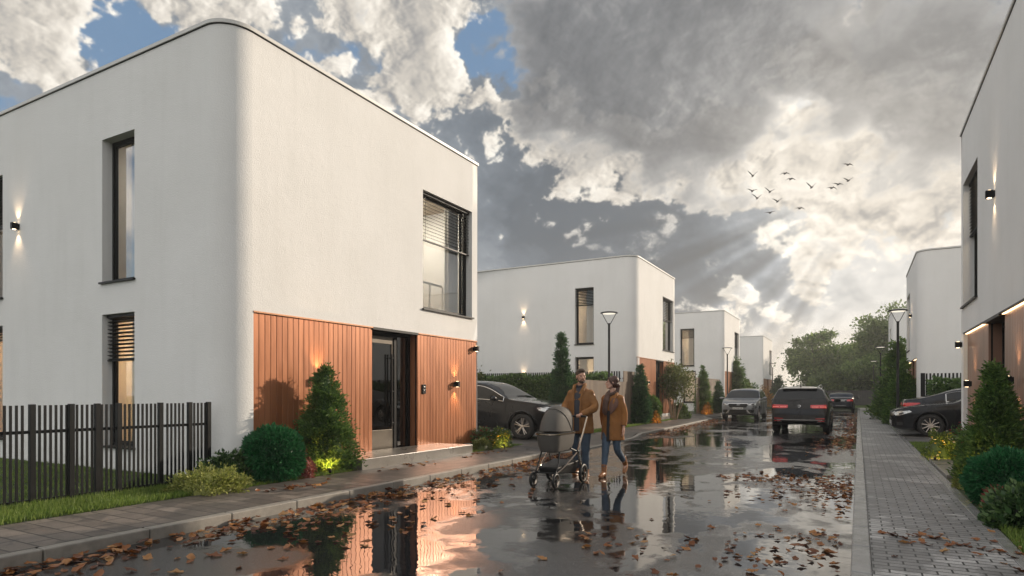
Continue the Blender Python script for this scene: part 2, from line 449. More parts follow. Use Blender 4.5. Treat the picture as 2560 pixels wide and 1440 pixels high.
# ------------------------------------------------------------------ mesh helpers
class MB:
    """collects boxes, tubes, lofts into one mesh; sx = -1 mirrors it across x"""

    def __init__(s, sx=1):
        s.v, s.f, s.mi, s.cur, s.sx = [], [], [], 0, sx

    def add(s, vs, fs):
        o = len(s.v)
        s.v += [(v[0] * s.sx, v[1], v[2]) for v in vs]
        for f in fs:
            f = [i + o for i in f]
            s.f.append(f[::-1] if s.sx < 0 else f)
            s.mi.append(s.cur)
        return s

    def box(s, x0, x1, y0, y1, z0, z1):
        x0, x1 = min(x0, x1), max(x0, x1)
        y0, y1 = min(y0, y1), max(y0, y1)
        z0, z1 = min(z0, z1), max(z0, z1)
        return s.add([(x0, y0, z0), (x1, y0, z0), (x1, y1, z0), (x0, y1, z0), (x0, y0, z1), (x1, y0, z1), (x1, y1, z1), (x0, y1, z1)],
                     [(3, 2, 1, 0), (4, 5, 6, 7), (0, 1, 5, 4), (1, 2, 6, 5), (2, 3, 7, 6), (3, 0, 4, 7)])

    def obox(s, c, size, R):
        hx, hy, hz_ = size[0] / 2, size[1] / 2, size[2] / 2
        vs = [Vector(c) + R @ Vector((x, y, z)) for z in (-hz_, hz_) for (x, y) in ((-hx, -hy), (hx, -hy), (hx, hy), (-hx, hy))]
        return s.add(vs, [(3, 2, 1, 0), (4, 5, 6, 7), (0, 1, 5, 4), (1, 2, 6, 5), (2, 3, 7, 6), (3, 0, 4, 7)])

    def loft(s, rings, caps=True, closed=True):
        n = len(rings[0])
        vs = [p for r in rings for p in r]
        fs = []
        for i in range(len(rings) - 1):
            for j in range(n if closed else n - 1):
                k = (j + 1) % n
                fs.append((i * n + j, i * n + k, (i + 1) * n + k, (i + 1) * n + j))
        if caps:
            fs.append(tuple(range(n))[::-1])
            fs.append(tuple((len(rings) - 1) * n + j for j in range(n)))
        return s.add(vs, fs)

    def tube(s, pts, r, n=10, caps=True, flat=1.0):
        pts = [Vector(p) for p in pts]
        rs = r if isinstance(r, (list, tuple)) else [r] * len(pts)
        rings = []
        prev = None
        for i, p in enumerate(pts):
            t = (pts[min(i + 1, len(pts) - 1)] - pts[max(i - 1, 0)]).normalized()
            if prev is None:
                a = Vector((0, 0, 1)) if abs(t.z) < 0.9 else Vector((1, 0, 0))
                u = t.cross(a).normalized()
            else:
                u = (prev - t * prev.dot(t)).normalized()
            prev = u
            v = t.cross(u)
            rings.append([p + (u * cos(2 * pi * k / n) + v * sin(2 * pi * k / n) * flat) * rs[i] for k in range(n)])
        return s.loft(rings, caps)

    def lathe(s, prof, n=24, c=(0, 0, 0), axis='z', caps=True):
        rings = []
        for (r, h) in prof:
            ring = []
            for k in range(n):
                a = 2 * pi * k / n
                x, y = r * cos(a), r * sin(a)
                if axis == 'z':
                    p = (c[0] + x, c[1] + y, c[2] + h)
                elif axis == 'y':
                    p = (c[0] + y, c[1] + h, c[2] + x)
                else:
                    p = (c[0] + h, c[1] + x, c[2] + y)
                ring.append(p)
            rings.append(ring)
        return s.loft(rings, caps)

    def prism(s, poly, a, b, axis='z'):
        """polygon extruded along an axis; poly in the other two axes in cyclic order"""
        def P(p, h):
            return {'z': (p[0], p[1], h), 'x': (h, p[0], p[1]), 'y': (p[1], h, p[0])}[axis]
        n = len(poly)
        vs = [P(p, a) for p in poly] + [P(p, b) for p in poly]
        fs = [tuple(range(n))[::-1], tuple(range(n, 2 * n))] + [(i, (i + 1) % n, n + (i + 1) % n, n + i) for i in range(n)]
        return s.add(vs, fs)

    def ell(s, c, r, n=14, m=10, R=None):
        rings = []
        for i in range(m + 1):
            ph = -pi / 2 + pi * i / m
            ring = []
            for k in range(n):
                a = 2 * pi * k / n
                q = Vector((r[0] * max(cos(ph), 0.02) * cos(a), r[1] * max(cos(ph), 0.02) * sin(a), r[2] * sin(ph)))
                if R is not None:
                    q = R @ q
                ring.append(Vector(c) + q)
            rings.append(ring)
        return s.loft(rings, True)

    def build(s, name, mats, parent=None, smooth=False, bevel=0.0, ang=35.0, seg=2, fixn=True):
        me = bpy.data.meshes.new(name)
        me.from_pydata([tuple(v) for v in s.v], [], s.f)
        if not isinstance(mats, (list, tuple)):
            mats = [mats]
        for m in mats:
            me.materials.append(MT[m] if isinstance(m, str) else m)
        if len(mats) > 1:
            me.polygons.foreach_set('material_index', s.mi)
        if smooth:
            me.polygons.foreach_set('use_smooth', [True] * len(me.polygons))
            me.set_sharp_from_angle(angle=radians(ang))
        if fixn:
            bm = bmesh.new()
            bm.from_mesh(me)
            bmesh.ops.recalc_face_normals(bm, faces=bm.faces)
            bm.to_mesh(me)
            bm.free()
        me.update()
        return link(me, name, parent, bevel, seg)


def link(me, name, parent=None, bevel=0.0, seg=2):
    o = bpy.data.objects.new(name, me)
    COL.objects.link(o)
    if parent is not None:
        o.parent = parent
    if bevel:
        md = o.modifiers.new('bevel', 'BEVEL')
        md.width = bevel
        md.segments = seg
        md.limit_method = 'ANGLE'
        md.angle_limit = radians(40)
    return o


def np_mesh(name, V, Fq, mats, parent=None, smooth=False):
    """V (n,3) float, Fq (m,k) int -> object"""
    me = bpy.data.meshes.new(name)
    V = np.asarray(V, dtype=np.float32)
    Fq = np.asarray(Fq, dtype=np.int32)
    k = Fq.shape[1]
    me.vertices.add(len(V))
    me.vertices.foreach_set('co', V.ravel())
    me.loops.add(Fq.size)
    me.loops.foreach_set('vertex_index', Fq.ravel())
    me.polygons.add(len(Fq))
    me.polygons.foreach_set('loop_start', np.arange(0, Fq.size, k, dtype=np.int32))
    me.polygons.foreach_set('loop_total', np.full(len(Fq), k, dtype=np.int32))
    if smooth:
        me.polygons.foreach_set('use_smooth', np.ones(len(Fq), dtype=bool))
    for m in (mats if isinstance(mats, (list, tuple)) else [mats]):
        me.materials.append(MT[m] if isinstance(m, str) else m)
    me.update(calc_edges=True)
    me.validate()
    return link(me, name, parent)


def tag(o, label=None, cat=None, group=None, kind=None):
    if label:
        o['label'] = label
    if cat:
        o['category'] = cat
    if group:
        o['group'] = group
    if kind:
        o['kind'] = kind
    return o


def thing(name, label, cat, loc=(0, 0, 0), rz=0.0, group=None):
    o = bpy.data.objects.new(name, None)
    COL.objects.link(o)
    o.location = loc
    o.rotation_euler = (0, 0, rz)
    o.empty_display_size = 0.3
    return tag(o, label, cat, group)


def structure(o, label=None):
    o['kind'] = 'structure'
    return o


def copy_tree(o, parent=None):
    c = o.copy()
    COL.objects.link(c)
    if parent is not None:
        c.parent = parent
    for ch in list(o.children):
        copy_tree(ch, c)
    return c


def add_light(typ, name, loc, energy, col, parent=None, direction=None, size=0.02, spot=60.0, blend=0.6):
    ld = bpy.data.lights.new(name, typ)
    ld.energy = energy
    ld.color = col
    if typ in ('POINT', 'SPOT'):
        ld.shadow_soft_size = size
    if typ == 'SPOT':
        ld.spot_size = radians(spot)
        ld.spot_blend = blend
    o = bpy.data.objects.new(name, ld)
    COL.objects.link(o)
    o.location = loc
    if direction is not None:
        o.rotation_euler = Vector(direction).to_track_quat('-Z', 'Y').to_euler()
    if parent is not None:
        o.parent = parent
    return o


# ================================================================== GROUND
def lerp(a, b, t):
    return a + (b - a) * t


def sstep(a, b, x):
    t = min(1.0, max(0.0, (x - a) / (b - a)))
    return t * t * (3 - 2 * t)


def xk(y):      # road edge of the left kerb
    if y <= 15:
        return -5.95
    if y <= 33:
        return lerp(-5.95, -6.55, (y - 15) / 18)
    return lerp(-6.55, -7.45, sstep(33, 35.5, y))


def xi(y):      # lawn edge of the left pavement
    return -7.35 if y <= 15 else lerp(-7.35, -7.95, min(1.0, (y - 15) / 18)) - 0.25 * sstep(33, 36, y)


def zk(y):      # top of the left kerb, dropped at the driveway
    return 0.115 - 0.085 * (sstep(12.6, 13.6, y) - sstep(18.9, 19.6, y))


def asphalt():
    t = material('wet_asphalt')
    tc = t.n('ShaderNodeTexCoord').outputs['Object']
    st = t.n('ShaderNodeMapping', {'Vector': tc, 'Scale': (1.0, 0.62, 1.0)}).outputs[0]
    a = t.noise(st, 0.55, 6.0, 0.62, 0.4).outputs['Fac']
    b_ = t.noise(tc, 2.3, 5.0, 0.6).outputs['Fac']
    m = t.math('ADD', t.math('MULTIPLY', a, 0.75), t.math('MULTIPLY', b_, 0.25))
    pud = t.maprange(m, 0.435, 0.515, 0, 1, True)
    agg = t.n('ShaderNodeTexVoronoi', {'Vector': tc, 'Scale': 150.0}, feature='F1')
    fine = t.noise(tc, 210.0, 3.0, 0.7).outputs['Fac']
    c = t.mix(t.maprange(fine, 0.35, 0.65), (.018, .018, .019), (.060, .058, .056))
    c = t.mix(t.maprange(t.n('ShaderNodeSeparateColor', {0: agg.outputs['Color']}).outputs[0], 0.86, 0.97), c, (.13, .125, .12))
    c = t.mix(t.math('MULTIPLY', pud, 0.72), c, (.011, .011, .012))
    setin(t, t.bs, 'Base Color', c)
    setin(t, t.bs, 'Roughness', t.mix(pud, (.23, .23, .23), (.014, .014, .014)))
    setin(t, t.bs, 'IOR', 1.50)
    setin(t, t.bs, 'Specular IOR Level', 0.95)
    gr = t.math('ADD', t.math('MULTIPLY', agg.outputs['Distance'], -1.0), fine)
    bump1 = t.n('ShaderNodeBump', {'Strength': t.math('MULTIPLY', t.math('SUBTRACT', 1.0, pud), 0.30), 'Distance': 0.004, 'Height': gr})
    rip = t.noise(tc, 5.0, 2.0, 0.5).outputs['Fac']
    bump2 = t.n('ShaderNodeBump', {'Strength': 0.075, 'Distance': 0.02, 'Height': rip, 'Normal': bump1.outputs[0]})
    setin(t, t.bs, 'Normal', bump2.outputs[0])
    return t.m


def pavers(name, c1, c2, mortar, bw, bh, wet=0.5, rough=(0.30, 0.05), msize=.007):
    t = material(name)
    tc = t.n('ShaderNodeTexCoord').outputs['Object']
    br = t.n('ShaderNodeTexBrick', {'Vector': tc, 'Color1': (c1[0], c1[1], c1[2], 1), 'Color2': (c2[0], c2[1], c2[2], 1),
                                    'Mortar': (mortar[0], mortar[1], mortar[2], 1), 'Scale': 1.0, 'Mortar Size': msize,
                                    'Mortar Smooth': 0.3, 'Bias': 0.0, 'Brick Width': bw, 'Row Height': bh}, offset=0.5)
    a = t.noise(tc, 0.8, 6.0, 0.62, 0.3).outputs['Fac']
    pud = t.maprange(a, 0.50 - wet * 0.10, 0.54 - wet * 0.08, 0, 1, True)
    fine = t.noise(tc, 90.0, 4.0, 0.65).outputs['Fac']
    mid = t.noise(tc, 6.0, 4.0, 0.6).outputs['Fac']
    c = t.n('ShaderNodeVectorMath', {0: br.outputs['Color'], 'Scale': t.maprange(fine, 0.3, 0.7, 0.75, 1.25)}, operation='SCALE').outputs[0]
    c = t.n('ShaderNodeVectorMath', {0: c, 'Scale': t.maprange(mid, 0.3, 0.7, 0.8, 1.2)}, operation='SCALE').outputs[0]
    c = t.mix(t.math('MULTIPLY', pud, 0.48), c, (.02, .02, .02))
    setin(t, t.bs, 'Base Color', c)
    jf = t.math('MULTIPLY', br.outputs['Fac'], t.math('SUBTRACT', 1.0, t.math('MULTIPLY', pud, 0.65)))
    c = t.mix(jf, c, mortar)
    h = t.math('ADD', t.math('MULTIPLY', jf, -2.2), t.math('MULTIPLY', fine, 0.22))
    bp = t.n('ShaderNodeBump', {'Strength': t.mix(pud, (.5,) * 3, (.05,) * 3), 'Distance': 0.005, 'Height': h})
    setin(t, t.bs, 'Normal', bp.outputs[0])
    return t.m


MT['asphalt'] = asphalt()
MT['paver_l'] = pavers('wet_paver_brown', (.10, .082, .068), (.18, .15, .125), (.014, .012, .010), 0.42, 0.21, 0.55, (0.20, 0.03), .009)
MT['paver_r'] = pavers('wet_paver_grey', (.24, .233, .226), (.38, .37, .358), (.016, .015, .014), 0.20, 0.10, 0.62, (0.22, 0.015), .008)
MT['driveway'] = pavers('driveway_slabs', (.10, .092, .085), (.13, .12, .11), (.03, .028, .026), 0.8, 0.8, 0.5)
MT['kerb'] = simple('kerb_concrete', (.235, .215, .185), 0.5, 0, 0.2, 9.0, 0.5, 160.0)
MT['kerb_wet'] = simple('edge_slab_wet', (.20, .197, .192), 0.22, 0, 0.25, 3.0, 0.25, 150.0)
MT['soil'] = simple('garden_soil_grass', (.030, .042, .014), 0.95, 0, 0.3, 6.0, 0.6, 60.0)
MT['ground'] = simple('far_grass', (.055, .075, .028), 0.95, 0, 0.25, 0.05)
MT['hill'] = simple('hill_woods', (.045, .06, .035), 1.0, 0, 0.3, 0.02)

m = MB()
m.add([(-335, -335, -0.06), (335, -335, -0.06), (335, 335, -0.06), (-335, 335, -0.06)], [(0, 1, 2, 3)])
structure(m.build('ground', 'ground'))
m = MB()
m.add([(-10, -25, 0), (0.0, -25, 0), (0.0, 62, 0), (-10, 62, 0)], [(0, 1, 2, 3)])
structure(m.build('road', 'asphalt'))

ys = [-25 + 0.5 * i for i in range(int(87 / 0.5) + 1)]
m = MB()
rows = []
for y in ys:
    a, b0 = xi(y), xk(y) - 0.13
    rows.append([(a, y, 0.120), (lerp(a, b0, .5), y, lerp(0.120, zk(y), .45)), (b0, y, zk(y) - 0.001)])
m.loft([r for r in rows], caps=False, closed=False)
m.f = [f[::-1] for f in m.f]
structure(m.build('pavement', 'paver_l', smooth=True, fixn=False))
m = MB()
m.add([(0.09, -25, 0.119), (1.06, -25, 0.119), (1.06, 61.6, 0.119), (0.09, 61.6, 0.119)], [(0, 1, 2, 3)])
structure(m.build('pavement', 'paver_r'))


def kerbline(name, pts, zf, width, matname, gap=0.010, stone=0.9, side=-1, bevel=0.012):
    """kerb stones along a polyline pts of (x, y); width goes to the given side in x"""
    m = MB()
    y = pts[0]
    while y < pts[1]:
        y2 = min(y + stone, pts[1])
        a, b_ = y + gap / 2, y2 - gap / 2
        x0a, x0b = xfun(a, side), xfun(b_, side)
        za, zb = zf(a), zf(b_)
        w_ = width * side
        m.add([(x0a, a, -.1), (x0a + w_, a, -.1), (x0b + w_, b_, -.1), (x0b, b_, -.1), (x0a, a, za), (x0a + w_, a, za), (x0b + w_, b_, zb), (x0b, b_, zb)],
              [(0, 1, 2, 3), (7, 6, 5, 4), (4, 5, 1, 0), (5, 6, 2, 1), (6, 7, 3, 2), (7, 4, 0, 3)] if side < 0 else
              [(3, 2, 1, 0), (4, 5, 6, 7), (0, 1, 5, 4), (1, 2, 6, 5), (2, 3, 7, 6), (3, 0, 4, 7)])
        y = y2
    return structure(m.build(name, matname, bevel=bevel))


def xfun(y, side):
    return xk(y) if side < 0 else -0.05


kerbline('kerb', (-24.3, 62), zk, 0.13, 'kerb')
kerbline('kerb', (-24.5, 61.6), lambda y: 0.12, 0.14, 'kerb_wet', side=1)
# edging strip on the inner side of the right pavement
m = MB()
y = -20.0
while y < 61.5:
    m.box(1.062, 1.17, y + .004, y + .896, -.05, 0.122)
    y += .9
structure(m.build('pavement_edging', 'kerb_wet', bevel=0.006))

# garden soil / lawn sheets
m = MB()
for i in range(len(ys) - 1):
    y0, y1 = ys[i], ys[i + 1]
    m.add([(-60, y0, .112), (xi(y0) + .01, y0, .112), (xi(y1) + .01, y1, .112), (-60, y1, .112)], [(0, 1, 2, 3)])
structure(m.build('lawn', 'soil'))
m = MB()
m.add([(1.17, -25, .112), (60, -25, .112), (60, 62, .112), (1.17, 62, .112)], [(0, 1, 2, 3)])
structure(m.build('lawn', 'soil'))
m = MB()
m.box(-60, 60, 62, 140, -.2, .10)
structure(m.build('lawn', 'soil'))
m = MB()
m.add([(-17, 13.9, .124), (xi(15) + .02, 13.9, .124), (xi(15) + .02, 18.9, .124), (-17, 18.9, .124)], [(0, 1, 2, 3)])
m.add([(-17, 34.2, .124), (xi(36) + .02, 34.2, .124), (xi(36) + .02, 39.2, .124), (-17, 39.2, .124)], [(0, 1, 2, 3)])
structure(m.build('driveway', 'driveway'))
m = MB()
m.add([(1.16, 19.6, .126), (14, 19.6, .126), (14, 27.0, .126), (1.16, 27.0, .126)], [(0, 1, 2, 3)])
m.add([(1.16, 38.6, .126), (14, 38.6, .126), (14, 46.2, .126), (1.16, 46.2, .126)], [(0, 1, 2, 3)])
structure(m.build('driveway', 'driveway'))

# far hills behind the street
m = MB()
rows = []
for i in range(81):
    a = radians(60 + 60 * i / 80)
    rr_ = 215 + 18 * sin(i * .35)
    h = 1.5 + 2.4 * sin(i * .21 + 1) + 1.2 * sin(i * .63) + .4 * sin(i * 1.7)
    rows.append([(rr_ * cos(a), rr_ * sin(a), -.05), (rr_ * 1.08 * cos(a), rr_ * 1.08 * sin(a), h * .7 + 2.5), (rr_ * 1.2 * cos(a), rr_ * 1.2 * sin(a), h + 5.5), (rr_ * 1.36 * cos(a), rr_ * 1.36 * sin(a), -.05)])
m.loft(rows, caps=False, closed=False)
structure(m.build('hills', 'hill', smooth=True))


# ================================================================== HOUSES
def fbox(mb, face, u0, u1, d0, d1, z0, z1):
    if face == 'front':
        mb.box(-d1, -d0, u0, u1, z0, z1)
    else:
        mb.box(u0, u1, d0, d1, z0, z1)


def fpt(face, u, d, z):
    return (-d, u, z) if face == 'front' else (u, d, z)


class House:
    def __init__(s, label, loc, sx, L, dz=0.0, H=7.0, r=0.55, depth=10.0, clad='cladding', group=None):
        s.sx, s.L, s.dz, s.H, s.r, s.D, s.clad = sx, L, dz, H, r, depth, clad
        s.root = thing('house', label, 'house', loc, 0, group)
        s.hf, s.hs = [], []

    def mb(s):
        return MB(s.sx)

    def walls(s):
        L, H, r, D = s.L, s.H, s.r, s.D
        m = s.mb()

        def face(face_, a0, a1, holes):
            us = sorted({a0, a1, *[h[0] for h in holes], *[h[1] for h in holes]})
            zs = sorted({-.3, H, *[h[2] for h in holes], *[h[3] for h in holes]})
            us = [u for u in us if a0 - 1e-6 <= u <= a1 + 1e-6]
            for i in range(len(us) - 1):
                for j in range(len(zs) - 1):
                    uc, zc_ = (us[i] + us[i + 1]) / 2, (zs[j] + zs[j + 1]) / 2
                    if any(h[0] < uc < h[1] and h[2] < zc_ < h[3] for h in holes):
                        continue
                    q = [fpt(face_, us[i], 0, zs[j]), fpt(face_, us[i + 1], 0, zs[j]), fpt(face_, us[i + 1], 0, zs[j + 1]), fpt(face_, us[i], 0, zs[j + 1])]
                    m.add(q, [(0, 1, 2, 3)])
            for (u0, u1, z0, z1, d) in holes:
                c = [(u0, z0), (u1, z0), (u1, z1), (u0, z1)]
                for k in range(4):
                    (ua, za), (ub, zb) = c[k], c[(k + 1) % 4]
                    if abs(ua - a1) < 1e-6 and abs(ub - a1) < 1e-6:
                        continue
                    m.add([fpt(face_, ua, 0, za), fpt(face_, ub, 0, zb), fpt(face_, ub, d, zb), fpt(face_, ua, d, za)], [(3, 2, 1, 0)])
        face('front', r, L, s.hf)
        face('side', -D, -r, s.hs)
        n = 14
        for k in range(n):
            p = []
            for a in (pi / 2 * k / n, pi / 2 * (k + 1) / n):
                p.append((-r + r * cos(a), r - r * sin(a)))
            m.add([(*p[1], -.3), (*p[0], -.3), (*p[0], H), (*p[1], H)], [(0, 1, 2, 3)])
        m.add([(0, L, -.3), (-D, L, -.3), (-D, L, H), (0, L, H)], [(0, 1, 2, 3)])
        m.add([(-D, L, -.3), (-D, 0, -.3), (-D, 0, H), (-D, L, H)], [(0, 1, 2, 3)])
        o = m.build('wall', 'stucco', s.root, fixn=False)
        bm = bmesh.new()
        bm.from_mesh(o.data)
        bmesh.ops.remove_doubles(bm, verts=bm.verts, dist=1e-5)
        bm.to_mesh(o.data)
        bm.free()
        o.data.polygons.foreach_set('use_smooth', [True] * len(o.data.polygons))
        o.data.set_sharp_from_angle(angle=radians(25))

        def outline(off):
            pts = [(off, L + off)]
            R = max(r + off, .04)
            for k in range(n + 1):
                a = pi / 2 * k / n
                pts.append((-r + R * cos(a), r - R * sin(a)))
            pts += [(-D - off, -off), (-D - off, L + off)]
            return pts
        m = s.mb()
        loops = []
        for off, z in ((-.30, H - .2), (-.30, H + .055), (.028, H + .055), (.028, H), (.0, H - .001)):
            loops.append([(x, y, z) for x, y in outline(off)])
        m.loft(loops, caps=False)
        m.build('coping', 'coping', s.root)
        m = s.mb()
        loops = [[(x, y, z) for x, y in outline(o_)] for o_, z in ((0, H - .014), (.010, H - .014), (.010, H - .0015), (.0, H - .0015))]
        m.loft(loops, caps=False)
        m.build('painted_shadow_line', 'black', s.root)  # black band standing in for the shadow line under the coping
        m = s.mb()
        m.box(-D + .25, -.25, .25, L - .25, H - .35, H - .2)
        m.build('roof', 'coping', s.root)

    def window(s, face, u0, u1, z0, z1, depth=.17, blind=0.0, nsl=13, curtain=None, room=None, lit=0.0, glow=(1.0, .80, .56), rail=False, mull=False, mat='dark', room_d=2.4):
        z0 += s.dz
        z1 += s.dz
        (s.hf if face == 'front' else s.hs).append((u0, u1, z0, z1, depth + .05))
        m = s.mb()
        fw = .055
        fbox(m, face, u0, u0 + fw, depth, depth + .07, z0, z1)
        fbox(m, face, u1 - fw, u1, depth, depth + .07, z0, z1)
        fbox(m, face, u0 + fw, u1 - fw, depth, depth + .07, z1 - fw, z1)
        fbox(m, face, u0 + fw, u1 - fw, depth, depth + .07, z0, z0 + fw)
        b_ = fw + .003
        for q in ((u0 + b_, u0 + b_ + .03, z0 + b_, z1 - b_), (u1 - b_ - .03, u1 - b_, z0 + b_, z1 - b_), (u0 + b_ + .03, u1 - b_ - .03, z1 - b_ - .03, z1 - b_), (u0 + b_ + .03, u1 - b_ - .03, z0 + b_, z0 + b_ + .03)):
            fbox(m, face, q[0], q[1], depth + .015, depth + .06, q[2], q[3])
        if mull:
            uc = lerp(u0, u1, mull)
            fbox(m, face, uc - .025, uc + .025, depth + .012, depth + .062, z0 + b_ + .03, z1 - b_ - .03)
        wo_ = m.build('window', mat, s.root)
        m = s.mb()
        gd = depth + .035
        m.add([fpt(face, u0 + .05, gd, z0 + .05), fpt(face, u1 - .05, gd, z0 + .05), fpt(face, u1 - .05, gd, z1 - .05), fpt(face, u0 + .05, gd, z1 - .05)], [(0, 1, 2, 3)])
        m.build('pane', 'glass', wo_)
        m = s.mb()
        fbox(m, face, u0 - .03, u1 + .03, -.05, depth + .004, z0 - .022, z0 + .008)
        m.build('sill', mat, wo_)
        if blind:
            m = s.mb()
            zb = z1 - (z1 - z0) * blind
            R = Matrix.Rotation(radians(20), 3, 'Y') if face == 'front' else Matrix.Rotation(radians(-20), 3, 'X')
            for k in range(nsl):
                z = lerp(z1 - .06, zb, k / (nsl - 1))
                c = fpt(face, (u0 + u1) / 2, depth - .06, z)
                size = (.062, u1 - u0 - .03, .006) if face == 'front' else (u1 - u0 - .03, .062, .006)
                m.obox(c, size, R)
            fbox(m, face, u0 + .012, u1 - .012, depth - .10, depth - .02, z1 - .05, z1 - .004)
            fbox(m, face, u0 + .015, u1 - .015, depth - .09, depth - .03, zb - .03, zb - .008)
            for f in (.12, .88):
                uc = lerp(u0, u1, f)
                fbox(m, face, uc - .004, uc + .004, depth - .062, depth - .058, zb, z1 - .02)
            m.build('blind', mat, wo_)
        if rail:
            m = s.mb()
            fbox(m, face, u0 + .12, u1 - .12, depth + .62, depth + .65, z0 + .78, z0 + .83)
            for f in (0.05, .36, .68, .95):
                uc = lerp(u0, u1, f)
                fbox(m, face, uc - .016, uc + .016, depth + .62, depth + .65, z0 + .02, z0 + .78)
            m.build('balustrade', 'coping', s.root)
        if room:
            m = s.mb()
            a0, a1 = u0 - .5, u1 + .5
            d0, d1 = depth + .075, depth + room_d
            zf, zt = z0 - .12, z1 + .18

            def q(pts):
                m.add([fpt(face, *p) for p in pts], [(0, 1, 2, 3)])
            m.cur = 1
            q([(a0, d0, zf), (a1, d0, zf), (a1, d1, zf), (a0, d1, zf)])
            m.cur = 0
            q([(a0, d1, zt), (a1, d1, zt), (a1, d0, zt), (a0, d0, zt)])
            q([(a0, d1, zf), (a1, d1, zf), (a1, d1, zt), (a0, d1, zt)])
            q([(a0, d0, zf), (a0, d1, zf), (a0, d1, zt), (a0, d0, zt)])
            q([(a1, d1, zf), (a1, d0, zf), (a1, d0, zt), (a1, d1, zt)])
            # a cupboard and a doorway on the back wall
            fbox(m, face, lerp(a0, a1, .12), lerp(a0, a1, .36), d1 - .35, d1 - .01, zf + .002, zf + 1.9)
            m.cur = 1
            fbox(m, face, lerp(a0, a1, .62), lerp(a0, a1, .86), d1 - .08, d1 - .01, zf + .002, zf + 2.0)
            rm = m.build('room', ['room', 'room_floor'], s.root)
            if lit:
                m = s.mb()
                c = fpt(face, (u0 + u1) / 2, depth + min(1.1, room_d * .5), zt - .05)
                m.lathe([(.20, .04), (.22, .02), (.20, 0.0)], 20, c)
                lo = m.build('room_lamp', emis('room_lamp_glow', glow, 70.0 * lit), rm)
        if curtain:
            lab, c0, c1, matn = curtain
            m = s.mb()
            pts0, pts1 = [], []
            n = 72
            for k in range(n + 1):
                u = lerp(lerp(u0, u1, c0), lerp(u0, u1, c1), k / n)
                d = depth + .22 + .055 * sin(k * 1.05) + .02 * sin(k * 2.3 + 1)
                pts0.append(fpt(face, u, d, z0 + .03))
                pts1.append(fpt(face, u, d + .01 * sin(k * .7), z1 - .01))
            m.loft([pts0, pts1], caps=False, closed=False)
            o = m.build('curtain', matn, None, smooth=True, ang=80)
            o.location = s.root.location
            tag(o, lab, 'curtain')
        return wo_

    def lamp(s, face, u, z, energy=11.0, up=True, down=True, lights=True):
        z += s.dz
        m = s.mb()
        fbox(m, face, u - .045, u + .045, -.022, 0.004, z - .05, z + .05)
        fbox(m, face, u - .038, u + .038, -.125, -.020, z - .062, z + .062)
        o = m.build('wall_lamp', 'black', s.root, bevel=.004)
        m = s.mb()
        c = fpt(face, u, -.072, 0)
        m.lathe([(.030, z + .0625), (.030, z + .0655)], 14, (c[0], c[1], 0))
        m.build('lamp_lens', 'lampglow', o)
        m = s.mb()
        m.lathe([(.030, z - .0655), (.030, z - .0625)], 14, (c[0], c[1], 0))
        m.build('lamp_lens', 'lampglow', o)
        if lights:
            p = fpt(face, u, -.085, z)
            inw = fpt(face, 0, .10, 0)
            for sg, on in ((1, up), (-1, down)):
                if on:
                    add_light('SPOT', 'wall_lamp_light', (p[0] * s.sx, p[1], p[2] + sg * .072), energy, (1.0, .70, .42), o,
                              (inw[0] * s.sx, inw[1], sg), 0.015, 84, 1.0)

    def front(s, c0, c1, d0, d1, e1, zb, ct, bw=.114, led=False, door_flip=False, step=True, stepz=.30, stepd=.90):
        """cladding c0..c1, door recess c1..d0 (leaf then side light), cladding d0..d1; e1 = the hole's far end"""
        zb += s.dz
        ct += s.dz
        rec = .05 if not led else .10
        s.hf.append((c0, e1, zb, ct, rec))
        for (a, b_) in ((c0, c1), (d0, d1)):
            m = s.mb()
            n = max(1, round((b_ - a) / bw))
            for k in range(n):
                u0, u1 = lerp(a, b_, k / n), lerp(a, b_, (k + 1) / n)
                m.box(-rec - .01, -rec + .034, u0 + .004, u1 - .004, zb + .004, ct - .022)
            cl = m.build('cladding', s.clad, s.root, bevel=.003, seg=1)
            m = s.mb()
            m.box(-rec - .03, -rec - .004, a, b_, zb, ct)
            m.build('backing', 'black', cl)
            m = s.mb()
            m.box(-rec - .01, .012, a, b_, ct - .020, ct + .003)
            m.build('trim', 'copper' if not led else 'dark', cl)
            if led:
                m = s.mb()
                m.box(-rec + .040, -rec + .075, a + .03, b_ - .03, ct - .030, ct - .021)
                m.build('led_strip', 'ledglow', cl)
                for k in range(3):
                    pass
        # recess with jambs
        rd = rec + .20
        m = s.mb()
        m.box(-rd - .06, -rec - .031, c1 - .03, c1 - .002, zb, ct)
        m.build('jamb', s.clad, s.root)
        m = s.mb()
        m.box(-rd - .06, -rec - .031, d0 + .002, d0 + .03, zb, ct)
        m.build('jamb', s.clad, s.root)
        m = s.mb()
        m.box(-rd - .10, .010, c1 + .001, d0 - .001, ct - .045, ct + .003)
        m.build('lintel', 'dark', s.root)
        w_ = d0 - c1
        la, lb = (c1, c1 + w_ * .66) if not door_flip else (c1 + w_ * .34, d0)
        sa, sb = (c1 + w_ * .70, d0 - .07) if not door_flip else (c1 + .07, c1 + w_ * .30)
        m = s.mb()
        for (a, b_) in ((la, la + .05), (lb - .05, lb + w_ * .04 if not door_flip else lb), (sb, sb + .07), (sa - .03, sa)):
            m.box(-rd - .05, -rd + .04, a, b_, zb, ct - .045)
        m.box(-rd - .05, -rd + .04, la + .05, lb - .05, ct - .13, ct - .045)
        m.box(-rd - .05, -rd + .04, sa, sb, ct - .10, ct - .045)
        m.box(-rd - .05, -rd + .04, sa, sb, zb, zb + .08)
        m.build('door_frame', 'black', s.root)
        m = s.mb()
        a, b_, z0, z1 = la + .052, lb - .052, zb + .03, ct - .133
        m.box(-rd - .03, -rd + .02, a, b_, z0, z0 + .44)
        m.box(-rd - .03, -rd + .02, a, b_, z1 - .14, z1)
        m.box(-rd - .03, -rd + .02, a, a + .028, z0 + .44, z1 - .14)
